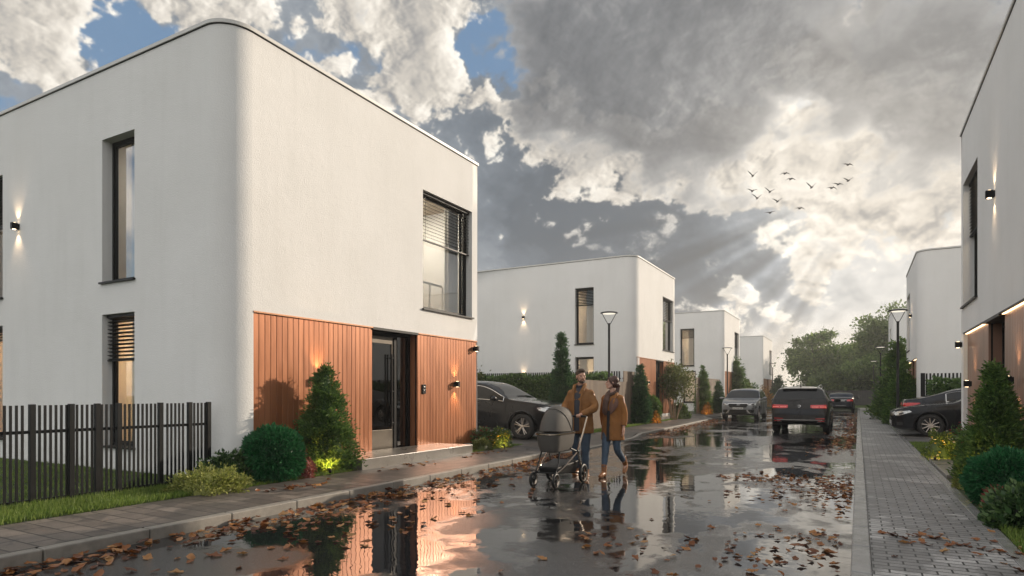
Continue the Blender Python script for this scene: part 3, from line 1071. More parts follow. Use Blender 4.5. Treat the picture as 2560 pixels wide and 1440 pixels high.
        m.box(-rd - .03, -rd + .02, b_ - .05, b_, z0 + .44, z1 - .14)
        dr = m.build('front_door', 'bronze', s.root, bevel=.004)
        m = s.mb()
        m.add([(-rd, a + .03, z0 + .44), (-rd, b_ - .05, z0 + .44), (-rd, b_ - .05, z1 - .14), (-rd, a + .03, z1 - .14)], [(0, 1, 2, 3)])
        m.build('door_pane', 'door_glass', dr)
        hy = b_ - .13 if not door_flip else a + .13
        m = s.mb()
        for q_ in (0, 1):
            yy = hy + .075 * q_
            m.tube([(-rd + .085, yy, z0 + .50), (-rd + .085, yy, z0 + 1.98)], .017, 10)
        for zz in (.58, 1.22, 1.9):
            m.tube([(-rd + .015, hy, z0 + zz), (-rd + .085, hy, z0 + zz)], .011, 8)
            m.tube([(-rd + .085, hy, z0 + zz), (-rd + .085, hy + .075, z0 + zz)], .010, 8)
        m.build('handle', 'dark', dr, smooth=True)
        m = s.mb()
        m.add([(-rd, sa, zb + .08), (-rd, sb, zb + .08), (-rd, sb, ct - .10), (-rd, sa, ct - .10)], [(0, 1, 2, 3)])
        m.build('side_light', 'door_glass', s.root)
        m = s.mb()
        m.box(-rd - 1.9, -rd - .06, c1 - .3, d0 + .3, zb - .02, zb)
        m.box(-rd - 1.92, -rd - 1.9, c1 - .3, d0 + .3, zb, ct)
        m.build('hall', 'room', s.root)
        if step:
            m = s.mb()
            y0, y1 = step
            m.box(-.06, stepd, y0, y1, -.1, stepz + s.dz * .5)
            m.build('porch_step', 'stone', s.root, bevel=.005)


CL_WARM = 'warm_curtain'
# ---------------- the near house on the left
H = House('large near white rendered house with copper wood entrance and rounded corner on the left', (-8.2, 6.1, 0), 1, 7.0, r=.46, group='white houses on the left side of the street')
H1 = H
H.window('side', -3.28, -2.32, 3.32, 5.80, curtain=('grey linen curtain behind the narrow upper window of the near left house', .28, 1.0, 'curtain'), room=True, lit=0.40, glow=(1.0, .93, .84))
H.window('side', -3.28, -2.32, .50, 2.77, blind=.34, nsl=12, curtain=('warmly lit cream curtain behind the lower half blinded window above the slatted fence', .30, .95, CL_WARM), room=True, lit=1.5, glow=(1.0, .68, .38))
H.window('side', -7.8, -6.84, 3.32, 5.80, blind=.4, nsl=16, room=True, lit=0.15)
H.window('side', -7.8, -6.84, .50, 2.77, blind=.12, nsl=5, room=True, lit=1.2, glow=(1.0, .62, .32))
H.window('front', 4.80, 6.76, 3.23, 5.80, blind=.40, nsl=14, room=True, lit=1.7, glow=(1.0, .88, .72), rail=True, mull=.90, room_d=2.2, curtain=('pale curtain at the far side of the big upper window of the near left house', .72, .93, 'curtain'))
H.front(.48, 3.21, 4.63, 6.985, 7.0, .20, 2.69, step=(1.92, 5.37))
H.lamp('side', -6.2, 4.67)
H.lamp('front', 1.80, 1.66, 42)
H.lamp('front', 6.02, 1.62, 42)
H.lamp('front', 6.86, 2.49, lights=False)
m = MB()
m.box(-.016, .012, 4.78, 4.90, 1.40, 1.60)
ic = m.build('intercom', 'black', H.root, bevel=.004)
m = MB()
m.lathe([(.020, .012), (.020, .017), (.012, .019)], 12, (0, 4.84, 1.465), axis='x')
m.build('button', 'chrome', ic)
m = MB()
m.lathe([(.020, .012), (.020, .017), (.012, .019)], 12, (0, 4.84, 1.535), axis='x')
m.build('button', 'chrome', ic)
H.walls()

# a leafy plant standing in the room behind the big upper window
INDOOR = (-8.2 - .75, 6.1 + 5.15, 3.12)

# ---------------- the houses further along the left side
H = House('second white house on the left, behind the hedge and the black parked car', (-8.2, 25.6, 0), 1, 6.4, dz=.22, H=7.2, group='white houses on the left side of the street')
H.window('side', -2.75, -1.87, 3.32, 5.80, blind=.30, nsl=11, curtain=('pale curtain behind the upper window beside the street lamp of the second left house', .45, 1.0, 'curtain'), room=True, lit=.6)
H.window('side', -2.75, -1.87, .50, 2.77, curtain=('light curtain in the lower window of the second left house above the slatted fence', .05, .5, CL_WARM), room=True, lit=1.0)
H.window('front', 4.2, 6.2, 3.25, 5.82, blind=.40, nsl=13, room=True, lit=.7, rail=True, mull=.9)
H.front(.30, 3.1, 4.4, 6.385, 6.4, .20, 2.73, step=(2.9, 4.6), stepd=.28, stepz=.2)
H.lamp('side', -5.3, 4.67)
H.lamp('side', -5.3, 1.9, lights=True, down=False)
H.lamp('front', 1.7, 1.66)
H.walls()
H = House('third white house on the left, with one wide half blinded side window', (-8.2, 45.5, 0), 1, 6.5, dz=.22, H=7.15, r=.3, group='white houses on the left side of the street')
H.window('side', -3.05, -2.05, 3.1, 5.80, blind=.24, nsl=9, room=True, lit=.8, curtain=('cream curtain in the wide side window of the third left house', .5, .95, CL_WARM))
H.window('side', -2.85, -1.95, .50, 2.77, room=True, lit=.4)
H.window('front', 4.2, 6.2, 3.25, 5.82, blind=.4, nsl=13, room=True, lit=.6)
H.front(.30, 3.1, 4.4, 6.485, 6.5, .20, 2.73, step=(2.9, 4.6), stepd=.28, stepz=.2)
H.walls()
H = House('farthest small looking white house at the end of the left row', (-8.2, 66.0, 0), 1, 7.4, dz=.1, H=7.0, r=.25, group='white houses on the left side of the street')
H.window('front', 5.0, 7.0, 3.25, 5.82, room=True, lit=.5)
H.front(.30, 3.1, 4.4, 7.385, 7.4, .20, 2.73, step=(2.9, 4.6), stepd=.28, stepz=.2)
H.walls()

# ---------------- right side of the street (mirrored)
H = House('near white house cut by the right edge with brown cladding and light strips', (1.96, 9.7, 0), -1, 6.98, r=.3, clad='brown_cladding', group='white houses on the right side of the street')
H.window('front', 4.86, 6.74, 3.24, 5.86, depth=.20, blind=.42, nsl=16, room=True, lit=.9, rail=True, mull=.12, curtain=('tan curtain behind the tall upper window of the near right house', .0, .25, CL_WARM))
H.front(.40, 2.75, 4.18, 6.62, 6.66, .20, 2.69, led=True, door_flip=True, step=(1.9, 4.7), stepz=.165, stepd=.78)
H.lamp('front', 3.16, 4.69)
H.lamp('front', 1.75, 1.60, 22)
H.lamp('front', 5.60, 1.60, 22)
H.lamp('front', 6.87, 2.46, lights=False)
H.walls()
H = House('second white house on the right with a lit strip above its entrance, behind the hedge', (2.05, 29.6, 0), -1, 6.4, dz=.1, H=7.05, r=.5, clad='brown_cladding', group='white houses on the right side of the street')
H.window('front', 4.2, 6.0, 3.25, 5.86, blind=.4, nsl=12, room=True, lit=.5)
H.front(.50, 2.4, 3.8, 6.2, 6.25, .20, 2.73, led=True, door_flip=True, step=(2.2, 4.0), stepd=.3, stepz=.16)
H.lamp('front', 2.9, 4.69)
H.lamp('front', 1.3, 1.60)
H.walls()
H = House('third white house on the right, a narrow sliver behind the tall street lamp', (2.0, 49.3, 0), -1, 6.2, dz=.1, H=7.0, r=.25, clad='brown_cladding', group='white houses on the right side of the street')
H.window('front', 2.2, 4.0, 3.25, 5.86, room=True, lit=.4)
H.front(.50, 2.4, 3.8, 6.0, 6.05, .20, 2.73, led=True, door_flip=True, step=(2.2, 4.0), stepd=.3, stepz=.16)
H.walls()


# ================================================================== FENCES, LAMPS
def fence(name, label, p0, p1, z0, z1, pitch, sw, st, post_at=(), post=(.09, .06), rails=(.3,), mat='dark', cat='fence', group=None, solid=False):
    """slats from p0 to p1; local x runs along the fence"""
    p0, p1 = Vector((p0[0], p0[1], 0)), Vector((p1[0], p1[1], 0))
    L = (p1 - p0).length
    rz = atan2((p1 - p0).y, (p1 - p0).x)
    root = thing(name, label, cat, (p0.x, p0.y, 0), rz, group)
    m = MB()
    n = int(L / pitch)
    for k in range(n):
        x = (k + .5) * L / n
        if any(abs(x - q) < post[0] / 2 + sw * .6 for q in post_at):
            continue
        dz = rnd.uniform(-.001, .001)
        m.box(x - sw / 2, x + sw / 2, -st / 2, st / 2, z0 + .04, z1 + dz)
    m.build('slats', mat, root)
    for zz in rails:
        m = MB()
        m.box(0, L, st / 2 + .001, st / 2 + .028, zz - .018, zz + .018)
        m.build('rail', mat, root)
    for q in post_at:
        m = MB()
        m.box(q - post[0] / 2, q + post[0] / 2, -post[1] / 2, post[1] / 2, z0 - .1, z1 + .012)
        m.build('post', mat, root, bevel=.003, seg=1)
    return root


# near left: dark picket fence in front of the side garden (local x runs towards the house)
FY0, FY1 = 2.0, 5.95
posts = []
for px in (80, 178, 243, 297, 401, 474, 521):
    l = (px - 1280) / FPX
    d = 8.35 / -(l * cos(TH) - sin(TH))
    posts.append(d * (l * sin(TH) + cos(TH)) - FY0)
fence('picket_fence', 'black slatted metal fence with wider posts in front of the near left side lawn', (-8.35, FY0), (-8.35, FY1), .12, 1.275, .0565, .025, .016,
      [p for p in [.3, .75] + posts], (.060, .055), (.17, .965), 'dark')
# hedge fence by the second house, the boarded fences by the street
fence('picket_fence', 'dark slatted fence showing just above the clipped hedge behind the black parked car', (-18.0, 24.45), (-8.45, 24.45), .12, 2.30, .105, .055, .03,
      (.5, 2.5, 4.5, 6.5, 8.5), (.08, .08), (.4, 2.0), 'dark')
fence('board_fence', 'weathered vertical board fence along the pavement behind the walking couple', (-8.05, 19.6), (-8.22, 24.15), .12, 1.86, .118, .114, .022,
      (), (.1, .1), (.4, 1.6), 'fence_wood')
fence('board_fence', 'short taller board fence panel between the slatted fence and the second left house', (-8.25, 24.2), (-8.25, 25.62), .12, 2.30, .118, .114, .024,
      (), (.1, .1), (.4, 2.0), 'fence_wood')
fence('board_fence', 'brown board fence between the second and third white houses on the left', (-8.5, 38.2), (-8.5, 45.4), .12, 2.35, .118, .114, .024,
      (), (.1, .1), (.4, 2.0), 'fence_wood')
fence('board_fence', 'dark board fence closing the far end of the street', (-7.5, 72.5), (3.4, 72.5), .09, 1.66, .14, .135, .024, (), (.1, .1), (.4, 1.4), 'dark_wood')
fence('picket_fence', 'dark slatted fence with a hedge before it beside the second right house', (2.12, 28.9), (9.0, 28.9), .12, 2.17, .12, .06, .03, (.06, 2.0, 4.0, 6.0), (.14, .1), (.4, 1.9), 'dark')


def street_lamp(x, y, label):
    r = thing('street_lamp', label, 'street lamp', (x, y, .11), 0, 'street lamps along both pavements')
    m = MB()
    m.lathe([(.085, 0), (.085, .03), (.062, .05), (.058, .9), (.048, .93), (.044, 3.93), (.046, 3.94), (.046, 4.0), (.0, 4.01)], 16)
    m.build('pole', 'dark', r, smooth=True)
    for sx in (-1, 1):
        m = MB()
        a = radians(28.9)
        ex, ey = cos(a) * sx, sin(a) * sx
        m.tube([(ex * .02, ey * .02, 3.93), (ex * .12, ey * .12, 4.10), (ex * .27, ey * .27, 4.38)], .013, 8)
        m.build('arm', 'dark', r, smooth=True)
    m = MB()
    m.lathe([(.27, 4.375), (.335, 4.385), (.34, 4.40), (.31, 4.425), (.18, 4.445), (.02, 4.455)], 28)
    h = m.build('lamp_head', 'dark', r, smooth=True)
    m = MB()
    m.lathe([(.25, 4.368), (.255, 4.3745)], 28)
    m.build('diffuser', 'streetglow', h)
    return r


street_lamp(-8.45, 23.1, 'tall lit street lamp standing behind the walking woman, before the second left house')
street_lamp(-7.95, 45.3, 'street lamp rising beside the grey parked car on the left')
street_lamp(-8.0, 72.0, 'small far street lamp at the end of the left row of houses')
street_lamp(1.3, 27.7, 'largest street lamp on the right, by the nose of the black saloon car')
street_lamp(1.3, 48.9, 'second street lamp along the right pavement, before the trees')
street_lamp(1.3, 70.6, 'farthest street lamp on the right, in front of the dark end fence')


# ================================================================== PLANTS
MT['bark'] = simple('bark', (.085, .062, .042), 0.9, 0, 0.3, 12.0, 0.6, 60.0)
MT['pale_bark'] = simple('pale_bark', (.30, .21, .13), 0.85, 0, 0.25, 12.0, 0.4, 60.0)
LF = {
    'conifer': leafmat('conifer_needles', [(0.052, 0.108, 0.032), (0.108, 0.199, 0.052), (0.218, 0.318, 0.079)], .55, .4, 2.6, .35),
    'cypress': leafmat('cypress_leaves', [(0.027, 0.077, 0.037), (0.048, 0.125, 0.048), (0.119, 0.222, 0.073)], .55, .4, 3.0, .3),
    'box': leafmat('boxwood_leaves', [(0.015, 0.089, 0.032), (0.028, 0.147, 0.051), (0.068, 0.236, 0.089)], .45, .35, 3.0, .25),
    'lime': leafmat('yellow_green_leaves', [(0.133, 0.169, 0.036), (0.250, 0.276, 0.062), (0.411, 0.411, 0.133)], .5, .35, 4.0, .25),
    'darkshrub': leafmat('dark_shrub_leaves', [(0.034, 0.071, 0.029), (0.061, 0.125, 0.041), (0.153, 0.237, 0.083)], .38, .4, 4.0, .3),
    'red': leafmat('red_barberry_leaves', [(0.172, 0.036, 0.036), (0.282, 0.070, 0.056), (0.403, 0.172, 0.101)], .5, .3, 4.0, .25),
    'redflower': leafmat('crimson_flowers', [(.16, .010, .018), (.26, .020, .030), (.33, .05, .06)], .6, .3, 4.0, .2),
    'autumn': leafmat('autumn_bush_leaves', [(0.155, 0.085, 0.019), (0.341, 0.171, 0.031), (0.465, 0.248, 0.046)], .5, .35, 4.0, .25),
    'green': leafmat('garden_leaves', [(0.053, 0.098, 0.025), (0.098, 0.160, 0.039), (0.187, 0.250, 0.071)], .45, .35, 1.6, .3),
    'tree': leafmat('broadleaf_tree_leaves', [(0.084, 0.138, 0.042), (0.153, 0.225, 0.066), (0.257, 0.332, 0.109)], .5, .5, .35, .35),
    'hedge': leafmat('hedge_leaves', [(0.047, 0.099, 0.030), (0.094, 0.167, 0.047), (0.216, 0.304, 0.101)], .32, .4, 2.0, .3),
    'olive': leafmat('olive_shrub_leaves', [(0.070, 0.093, 0.028), (0.124, 0.147, 0.043), (0.202, 0.217, 0.078)], .5, .4, 1.5, .3),
    'white': leafmat('white_petals', [(.62, .60, .56), (.78, .76, .72)], .6, .3, 4.0, .05),
    'yellow': leafmat('yellow_petals', [(.55, .33, .03), (.72, .52, .06)], .6, .3, 4.0, .1),
    'grass': leafmat('grass_blades', [(0.087, 0.153, 0.026), (0.163, 0.251, 0.044), (0.284, 0.350, 0.087)], .5, .4, .9, .2),
}


def unit(a):
    return a / np.maximum(np.linalg.norm(a, axis=1, keepdims=True), 1e-9)


def rhombs(rng, P, A, L, W, k=1, fold=.15):
    """leaf-shaped quads at P along A"""
    N = len(P)
    R = rng.normal(size=(N, 3))
    U = unit(np.cross(A, R))
    Vv = np.cross(A, U)
    L = np.broadcast_to(np.asarray(L, dtype=float), (N,))[:, None]
    W = np.broadcast_to(np.asarray(W, dtype=float), (N,))[:, None]
    VV, FF = [], []
    for q in range(k):
        ph = pi * q / k
        S = U * cos(ph) + Vv * sin(ph)
        T = -U * sin(ph) + Vv * cos(ph)
        v = np.stack([P, P + A * L * .5 + S * W * .5 + T * W * fold, P + A * L, P + A * L * .5 - S * W * .5 + T * W * fold], axis=1)
        VV.append(v.reshape(-1, 3))
        FF.append(np.arange(N * 4).reshape(N, 4) + q * N * 4)
    return np.concatenate(VV), np.concatenate(FF)


def merge(parts):
    V, F, o = [], [], 0
    for v, f in parts:
        V.append(v)
        F.append(f + o)
        o += len(v)
    return np.concatenate(V), np.concatenate(F)


def core(rad, zs, n=12):
    """closed inner growth so the crown does not read as hollow"""
    rings = [[(r * cos(2 * pi * k / n), r * sin(2 * pi * k / n), z) for k in range(n)] for r, z in zip(rad, zs)]
    V = np.array([p for r in rings for p in r])
    F = [(i * n + k, i * n + (k + 1) % n, (i + 1) * n + (k + 1) % n, (i + 1) * n + k) for i in range(len(rings) - 1) for k in range(n)]
    return V, np.array(F)


def conifer_mesh(seed, h, r, prof, n_clump, n_sprig, ll, up=.5, base=.06, rough=.22, clump=.16):
    rng = np.random.default_rng(seed)
    t = []
    while len(t) < n_clump:
        x = rng.random()
        if rng.random() < prof(x) + .06:
            t.append(x)
    t = np.array(t)
    a = rng.random(n_clump) * 2 * pi
    R = r * np.array([prof(x) for x in t]) * (1 + rough * rng.normal(size=n_clump) * .5)
    C = np.stack([R * np.cos(a), R * np.sin(a), base + t * (h - base)], axis=1)
    O = np.stack([np.cos(a), np.sin(a), np.full(n_clump, up)], axis=1)
    idx = np.repeat(np.arange(n_clump), n_sprig)
    cs = clump * r * (.6 + .4 * np.array([prof(x) for x in t]))[idx][:, None]
    off = rng.normal(size=(len(idx), 3)) * cs * np.array([1, 1, .8])
    P = C[idx] * np.array([.90, .90, 1]) + off
    A = unit(O[idx] + rng.normal(size=(len(idx), 3)) * .45)
    V, F = rhombs(rng, P, A, ll * (.6 + .8 * rng.random(len(idx))), ll * .34, 2)
    zs = [base + h * q for q in (0, .05, .25, .5, .75, .93)]
    k = core([r * .66 * prof(q) * (0.3 if q == 0 else 1) for q in (0.01, .05, .25, .5, .75, .93)], zs)
    return merge([(V, F), k])


def cone_prof(x):
    return max(0.02, min(1.0, x / .10 + .55) * (1 - x) ** .82)


def col_prof(x):
    return max(0.05, min(1.0, x / .22 + .45) * (1 - x ** 2.6) ** .9)


def slim_prof(x):
    return max(0.03, min(1.0, x / .15 + .55) * (1 - x ** 1.5))


def plant(name, label, cat, loc, leaves, stem=None, group=None, part='foliage', extra=()):
    r = thing(name, label, cat, loc, 0, group)
    np_mesh(part, leaves[0], leaves[1], leaves[2], r)
    for nm, V, F, m in extra:
        np_mesh(nm, V, F, m, r)
    m = MB()
    if stem is None:
        m.tube([(0, 0, -.05), (.01, .0, .15)], [.03, .02], 8)
    else:
        for pts, rad in stem:
            m.tube(pts, rad, 8)
    m.build('trunk' if cat in ('tree', 'conifer') else 'stem', 'bark', r, smooth=True)
    return r


def conifer(label, x, y, h, r, prof=cone_prof, mat='conifer', n=170, k=36, ll=.07, seed=1, z=.11, name='conifer', clump=.16, rough=.22, up=.5):
    V, F = conifer_mesh(seed, h, r, prof, n, k, ll, up, .06, rough, clump)
    return plant(name, label, 'conifer', (x, y, z), (V, F, LF[mat]), [([(0, 0, -.1), (0, 0, h * .6)], [.05 * h / 2 + .01, .01])], part='crown')


def ball(label, x, y, rx, rz_, mat='box', n=9000, ll=.045, seed=1, z=.11, flat_bottom=.75, name='ball_shrub', cat='shrub'):
    rng = np.random.default_rng(seed)
    A = unit(rng.normal(size=(n, 3)))
    A = A[A[:, 2] > -flat_bottom]
    bump = 1 + .035 * np.sin(A[:, 0] * 7 + seed) * np.sin(A[:, 1] * 6) + .03 * np.sin(A[:, 2] * 9 + A[:, 0] * 5)
    rad = (bump * (.80 + .22 * rng.random(len(A)) ** 1.5))[:, None]
    S = np.array([rx, rx, rz_])
    P = A * rad * S + np.array([0, 0, rz_ * flat_bottom])
    D = unit(A + rng.normal(size=A.shape) * .4)
    V, F = rhombs(rng, P, D, ll * (.6 + .8 * rng.random(len(A))), ll * .36, 2)
    q = [i / 7 for i in range(8)]
    k = core([rx * .82 * sqrt(max(0.02, 1 - (2 * t - 1) ** 2)) for t in q], [rz_ * (flat_bottom - .82 + 1.64 * t) for t in q], 14)
    V, F = merge([(V, F), k])
    return plant(name, label, cat, (x, y, z), (V, F, LF[mat]))


def mound(label, x, y, rx, ry, h, mat, n=5000, ll=.05, seed=1, z=.11, wide=.6, flowers=None, name='shrub', cat='shrub', nclump=60, aspect=.55, k=1):
    """loose leafy mound: clumps through the volume, leaves facing out"""
    rng = np.random.default_rng(seed)
    c = rng.normal(size=(nclump, 3))
    c = unit(c) * (rng.random((nclump, 1)) ** .45)
    c[:, 2] = np.abs(c[:, 2])
    S = np.array([rx, ry, h]) * .86
    C = c * S
    idx = rng.integers(0, nclump, n)
    off = unit(rng.normal(size=(n, 3))) * (rng.random((n, 1)) ** .5) * np.array([rx, ry, h]) * .24
    P = C[idx] + off
    P[:, 2] = np.maximum(P[:, 2], .01)
    A = unit(P / S * np.array([1, 1, .8]) + off / h * 1.5 + np.array([0, 0, .35]) + rng.normal(size=(n, 3)) * .5)
    parts = [rhombs(rng, P, A, ll * (.6 + .8 * rng.random(n)), ll * aspect, k)]
    q = [0, .3, .55, .72]
    kv, kf = core([.68, .62, .42, .1], q, 12)
    parts.append((kv * np.array([rx, ry, h]), kf))
    V, F = merge(parts)
    extra = []
    for (fm, fn, fs, side) in (flowers or []):
        fi = rng.integers(0, nclump, fn)
        pf = C[fi] * 1.06 + unit(rng.normal(size=(fn, 3))) * np.array([rx, ry, h]) * .22
        if side is not None:
            pf = pf[(pf @ np.array(side)) > 0]
        pf = pf[np.linalg.norm(pf / S, axis=1) > .62]
        pf[:, 2] = np.maximum(pf[:, 2], .03)
        fl = []
        for j in range(5):
            aa = unit(np.stack([np.cos(j * 1.257) + 0 * pf[:, 0], np.sin(j * 1.257) + 0 * pf[:, 0], 0.5 + 0 * pf[:, 0]], axis=1) + unit(pf / S) * .5)
            fl.append(rhombs(rng, pf, aa, fs, fs * .8, 1))
        fv, ff = merge(fl)
        extra.append(('flowers', fv, ff, LF[fm]))
    return plant(name, label, cat, (x, y, z), (V, F, LF[mat]), None, None, 'foliage', extra)


# ---- the bed in front of the near left house
conifer('cone shaped dwarf conifer lit yellow at its foot beside the copper door wall', -7.80, 7.68, 1.78, .49, cone_prof, 'conifer', 300, 40, .062, 3, clump=.14, rough=.34)
ball('round clipped boxwood ball before the corner of the near left house', -7.66, 6.50, .44, .46, 'box', 8500, .062, 4)
mound('low yellow green shrub at the end of the black slatted fence', -7.55, 5.35, .52, .55, .36, 'lime', 8000, .042, 5, name='shrub', nclump=110)
mound('dark leafed shrub with a few white flowers between the fence and the boxwood ball', -7.95, 5.95, .42, .50, .50, 'darkshrub', 5000, .06, 6, flowers=[('white', 90, .030, None)])
mound('small reddish barberry shrub squeezed between boxwood ball and cone conifer', -7.50, 6.93, .23, .22, .44, 'red', 3500, .035, 7)
mound('small round grey green mound in front of the copper cladding end', -7.52, 12.15, .27, .30, .30, 'olive', 3500, .035, 8)
mound('crimson flowering plant at the far corner of the near left house', -7.95, 13.0, .33, .40, .50, 'darkshrub', 3000, .05, 9, flowers=[('redflower', 200, .032, None)], name='flowering_shrub')
mound('flower bush with yellow blooms lit from below by the driveway', -7.55, 13.15, .36, .40, .47, 'green', 4500, .05, 10, flowers=[('yellow', 130, .030, (0.3, -1, 0)), ('white', 30, .022, None)], name='flowering_shrub')

# ---- hedge and trees between the first two houses
def hedge(label, x0, x1, y0, y1, h, n, ll, seed, mat='hedge', z=.11):
    rng = np.random.default_rng(seed)
    r = thing('hedge', label, 'hedge', ((x0 + x1) / 2, (y0 + y1) / 2, z))
    hx, hy = (x1 - x0) / 2, (y1 - y0) / 2
    P, A = [], []
    for cnt, f in ((int(n * .7), 'f'), (int(n * .2), 't'), (int(n * .1), 'e')):
        u, v = rng.random(cnt) * 2 - 1, rng.random(cnt)
        wv = .05 * np.sin(u * hx * 3.1) + .05 * np.sin(v * 8 + u * 5) + .03 * rng.normal(size=cnt)
        if f == 'f':
            P.append(np.stack([u * hx, -hy + wv, v * h], 1))
            A.append(np.tile([0, -1, .3], (cnt, 1)))
        elif f == 't':
            P.append(np.stack([u * hx, (v * 2 - 1) * hy, h + wv], 1))
            A.append(np.tile([0, -.2, 1], (cnt, 1)))
        else:
            sd = np.where(rng.random(cnt) > .5, 1, -1)
            P.append(np.stack([sd * hx + wv, u * hy, v * h], 1))
            A.append(np.stack([sd, 0 * sd, .3 + 0 * sd], 1))
    P, A = np.concatenate(P), np.concatenate(A)
    A = unit(A + rng.normal(size=A.shape) * .55)
    V, F = rhombs(rng, P, A, ll * (.6 + .8 * rng.random(len(P))), ll * .6, 1)
    np_mesh('foliage', V, F, LF[mat], r)
    m = MB()
    m.box(-hx + .1, hx - .1, -hy + .1, hy - .1, 0, h - .1)
    m.build('inner_twigs', LF[mat], r)
    return r


hedge('long clipped dark green hedge behind the black parked car', -18.0, -8.75, 23.5, 24.3, 1.95, 15000, .13, 21)
conifer('tall slim cypress standing before the hedge behind the pram', -10.05, 22.2, 3.70, .37, slim_prof, 'cypress', 330, 34, .11, 22, name='cypress', clump=.22)
conifer('slender green cypress in front of the second left house corner', -7.95, 25.45, 2.45, .36, slim_prof, 'cypress', 260, 34, .10, 23, name='cypress', clump=.22)


def clump_tree(name, label, x, y, h, crown, ncl, nleaf, ll, mat, seed, trunk_r, bark='bark', z=.1, stems=1, cr=.75):
    """crown: list of (cx, cy, cz, rx, ry, rz) ellipsoids; leaves gather in clumps round limb ends"""
    rng = np.random.default_rng(seed)
    r = thing(name, label, 'tree' if h > 3 else 'shrub', (x, y, z))
    vol = np.array([c[3] * c[4] * c[5] for c in crown])
    pick = rng.choice(len(crown), ncl, p=vol / vol.sum())
    cc = np.array(crown)[pick]
    d = unit(rng.normal(size=(ncl, 3))) * (rng.random((ncl, 1)) ** .33)
    C = cc[:, :3] + d * cc[:, 3:]
    idx = np.repeat(np.arange(ncl), nleaf)
    sz = cr * (.55 + .7 * rng.random(ncl))
    off = rng.normal(size=(len(idx), 3)) * np.array([.5, .5, .34]) * sz[idx][:, None]
    P = C[idx] + off
    A = unit(off + np.array([0, 0, .15]) + rng.normal(size=off.shape) * .5 * cr)
    V, F = rhombs(rng, P, A, ll * (.6 + .8 * rng.random(len(idx))), ll * .62, 1)
    np_mesh('crown', V, F, LF[mat], r)
    m = MB()
    base_z = min(c[2] - c[5] * .6 for c in crown)
    for s_ in range(stems):
        a = 2 * pi * s_ / max(1, stems)
        b0 = Vector((cos(a) * .05 * stems * .3, sin(a) * .05 * stems * .3, 0))
        c0 = crown[s_ % len(crown)]
        top = Vector((c0[0] * .5 + cos(a) * .08 * stems, c0[1] * .5 + sin(a) * .08 * stems, c0[2] + c0[5] * .3))
        mid = b0.lerp(top, .5) + Vector((rng.normal() * .06 * h * .2, rng.normal() * .06 * h * .2, 0))
        m.tube([b0 - Vector((0, 0, .1)), b0.lerp(mid, .5), mid, top], [trunk_r, trunk_r * .8, trunk_r * .6, trunk_r * .15], 9)
    o = m.build('trunk', bark, r, smooth=True)
    m = MB()
    order = rng.permutation(ncl)[:min(ncl, 46)]
    for i in order:
        e = Vector(C[i])
        sgn = Vector((crown[0][0] * .3, crown[0][1] * .3, base_z + (e.z - base_z) * .25))
        mid = sgn.lerp(e, .5) + Vector((0, 0, -.05 * h))
        m.tube([sgn, mid, e], [trunk_r * .38, trunk_r * .22, trunk_r * .06], 6)
    m.build('limbs', bark, o, smooth=True)
    return r


clump_tree('garden_tree', 'pale green small tree peeping over the hedge at the near house edge', -15.2, 22.8, 2.9, [(0, 0, 2.1, .8, .7, .6)], 40, 90, .12, 'olive', 31, .05, cr=.4)
# garden of the second left house
ball('dark round bush with an orange lit foot before the second left house', -7.95, 27.1, .42, .62, 'conifer', 5000, .07, 32, flat_bottom=.9)
mound('glowing orange autumn shrub between slender cypress and bare stemmed bush', -7.72, 26.7, .30, .30, .55, 'autumn', 2500, .06, 33)
clump_tree('multi_stem_shrub', 'airy multi stemmed shrub with pale bare stems before the second left house', -7.85, 30.5, 2.9,
           [(0, 0, 1.85, .78, .75, .75), (.35, -.3, 1.4, .5, .5, .4), (-.3, .3, 2.3, .45, .45, .4)], 80, 70, .10, 'olive', 34, .035, 'pale_bark', stems=7, cr=.40)
mound('low dark green shrub under the airy multi stemmed bush', -7.9, 31.9, .55, .5, .85, 'green', 3000, .09, 35)
conifer('russet brown column conifer with an orange lit foot near the third left house', -8.35, 39.4, 2.9, .44, slim_prof, 'conifer', 230, 30, .12, 36, clump=.2)
mound('orange lit autumn shrub at the foot of the russet column conifer', -8.05, 39.0, .34, .34, .8, 'autumn', 2000, .08, 37)
conifer('small dark cypress beside the grey parked car', -7.75, 41.2, 2.05, .36, slim_prof, 'cypress', 160, 30, .11, 38, name='cypress', clump=.22)
conifer('broad layered conifer rising behind the grey parked car', -8.0, 49.4, 3.9, .85, cone_prof, 'conifer', 260, 30, .20, 39, clump=.2, rough=.5)
mound('olive garden bush between the third and fourth left houses', -8.0, 53.3, .9, 1.0, 2.5, 'olive', 4000, .16, 40)
mound('dark rounded bush before the fourth left house', -7.9, 57.5, 1.0, 1.0, 2.2, 'darkshrub', 3500, .18, 41)
mound('yellowing bush at the foot of the fourth left house', -7.7, 63.0, .9, 1.0, 2.0, 'autumn', 3000, .16, 42)
conifer('small lone conifer seen left of the dark estate car roof', -7.3, 70.5, 3.0, .75, cone_prof, 'cypress', 160, 26, .24, 43, clump=.2)

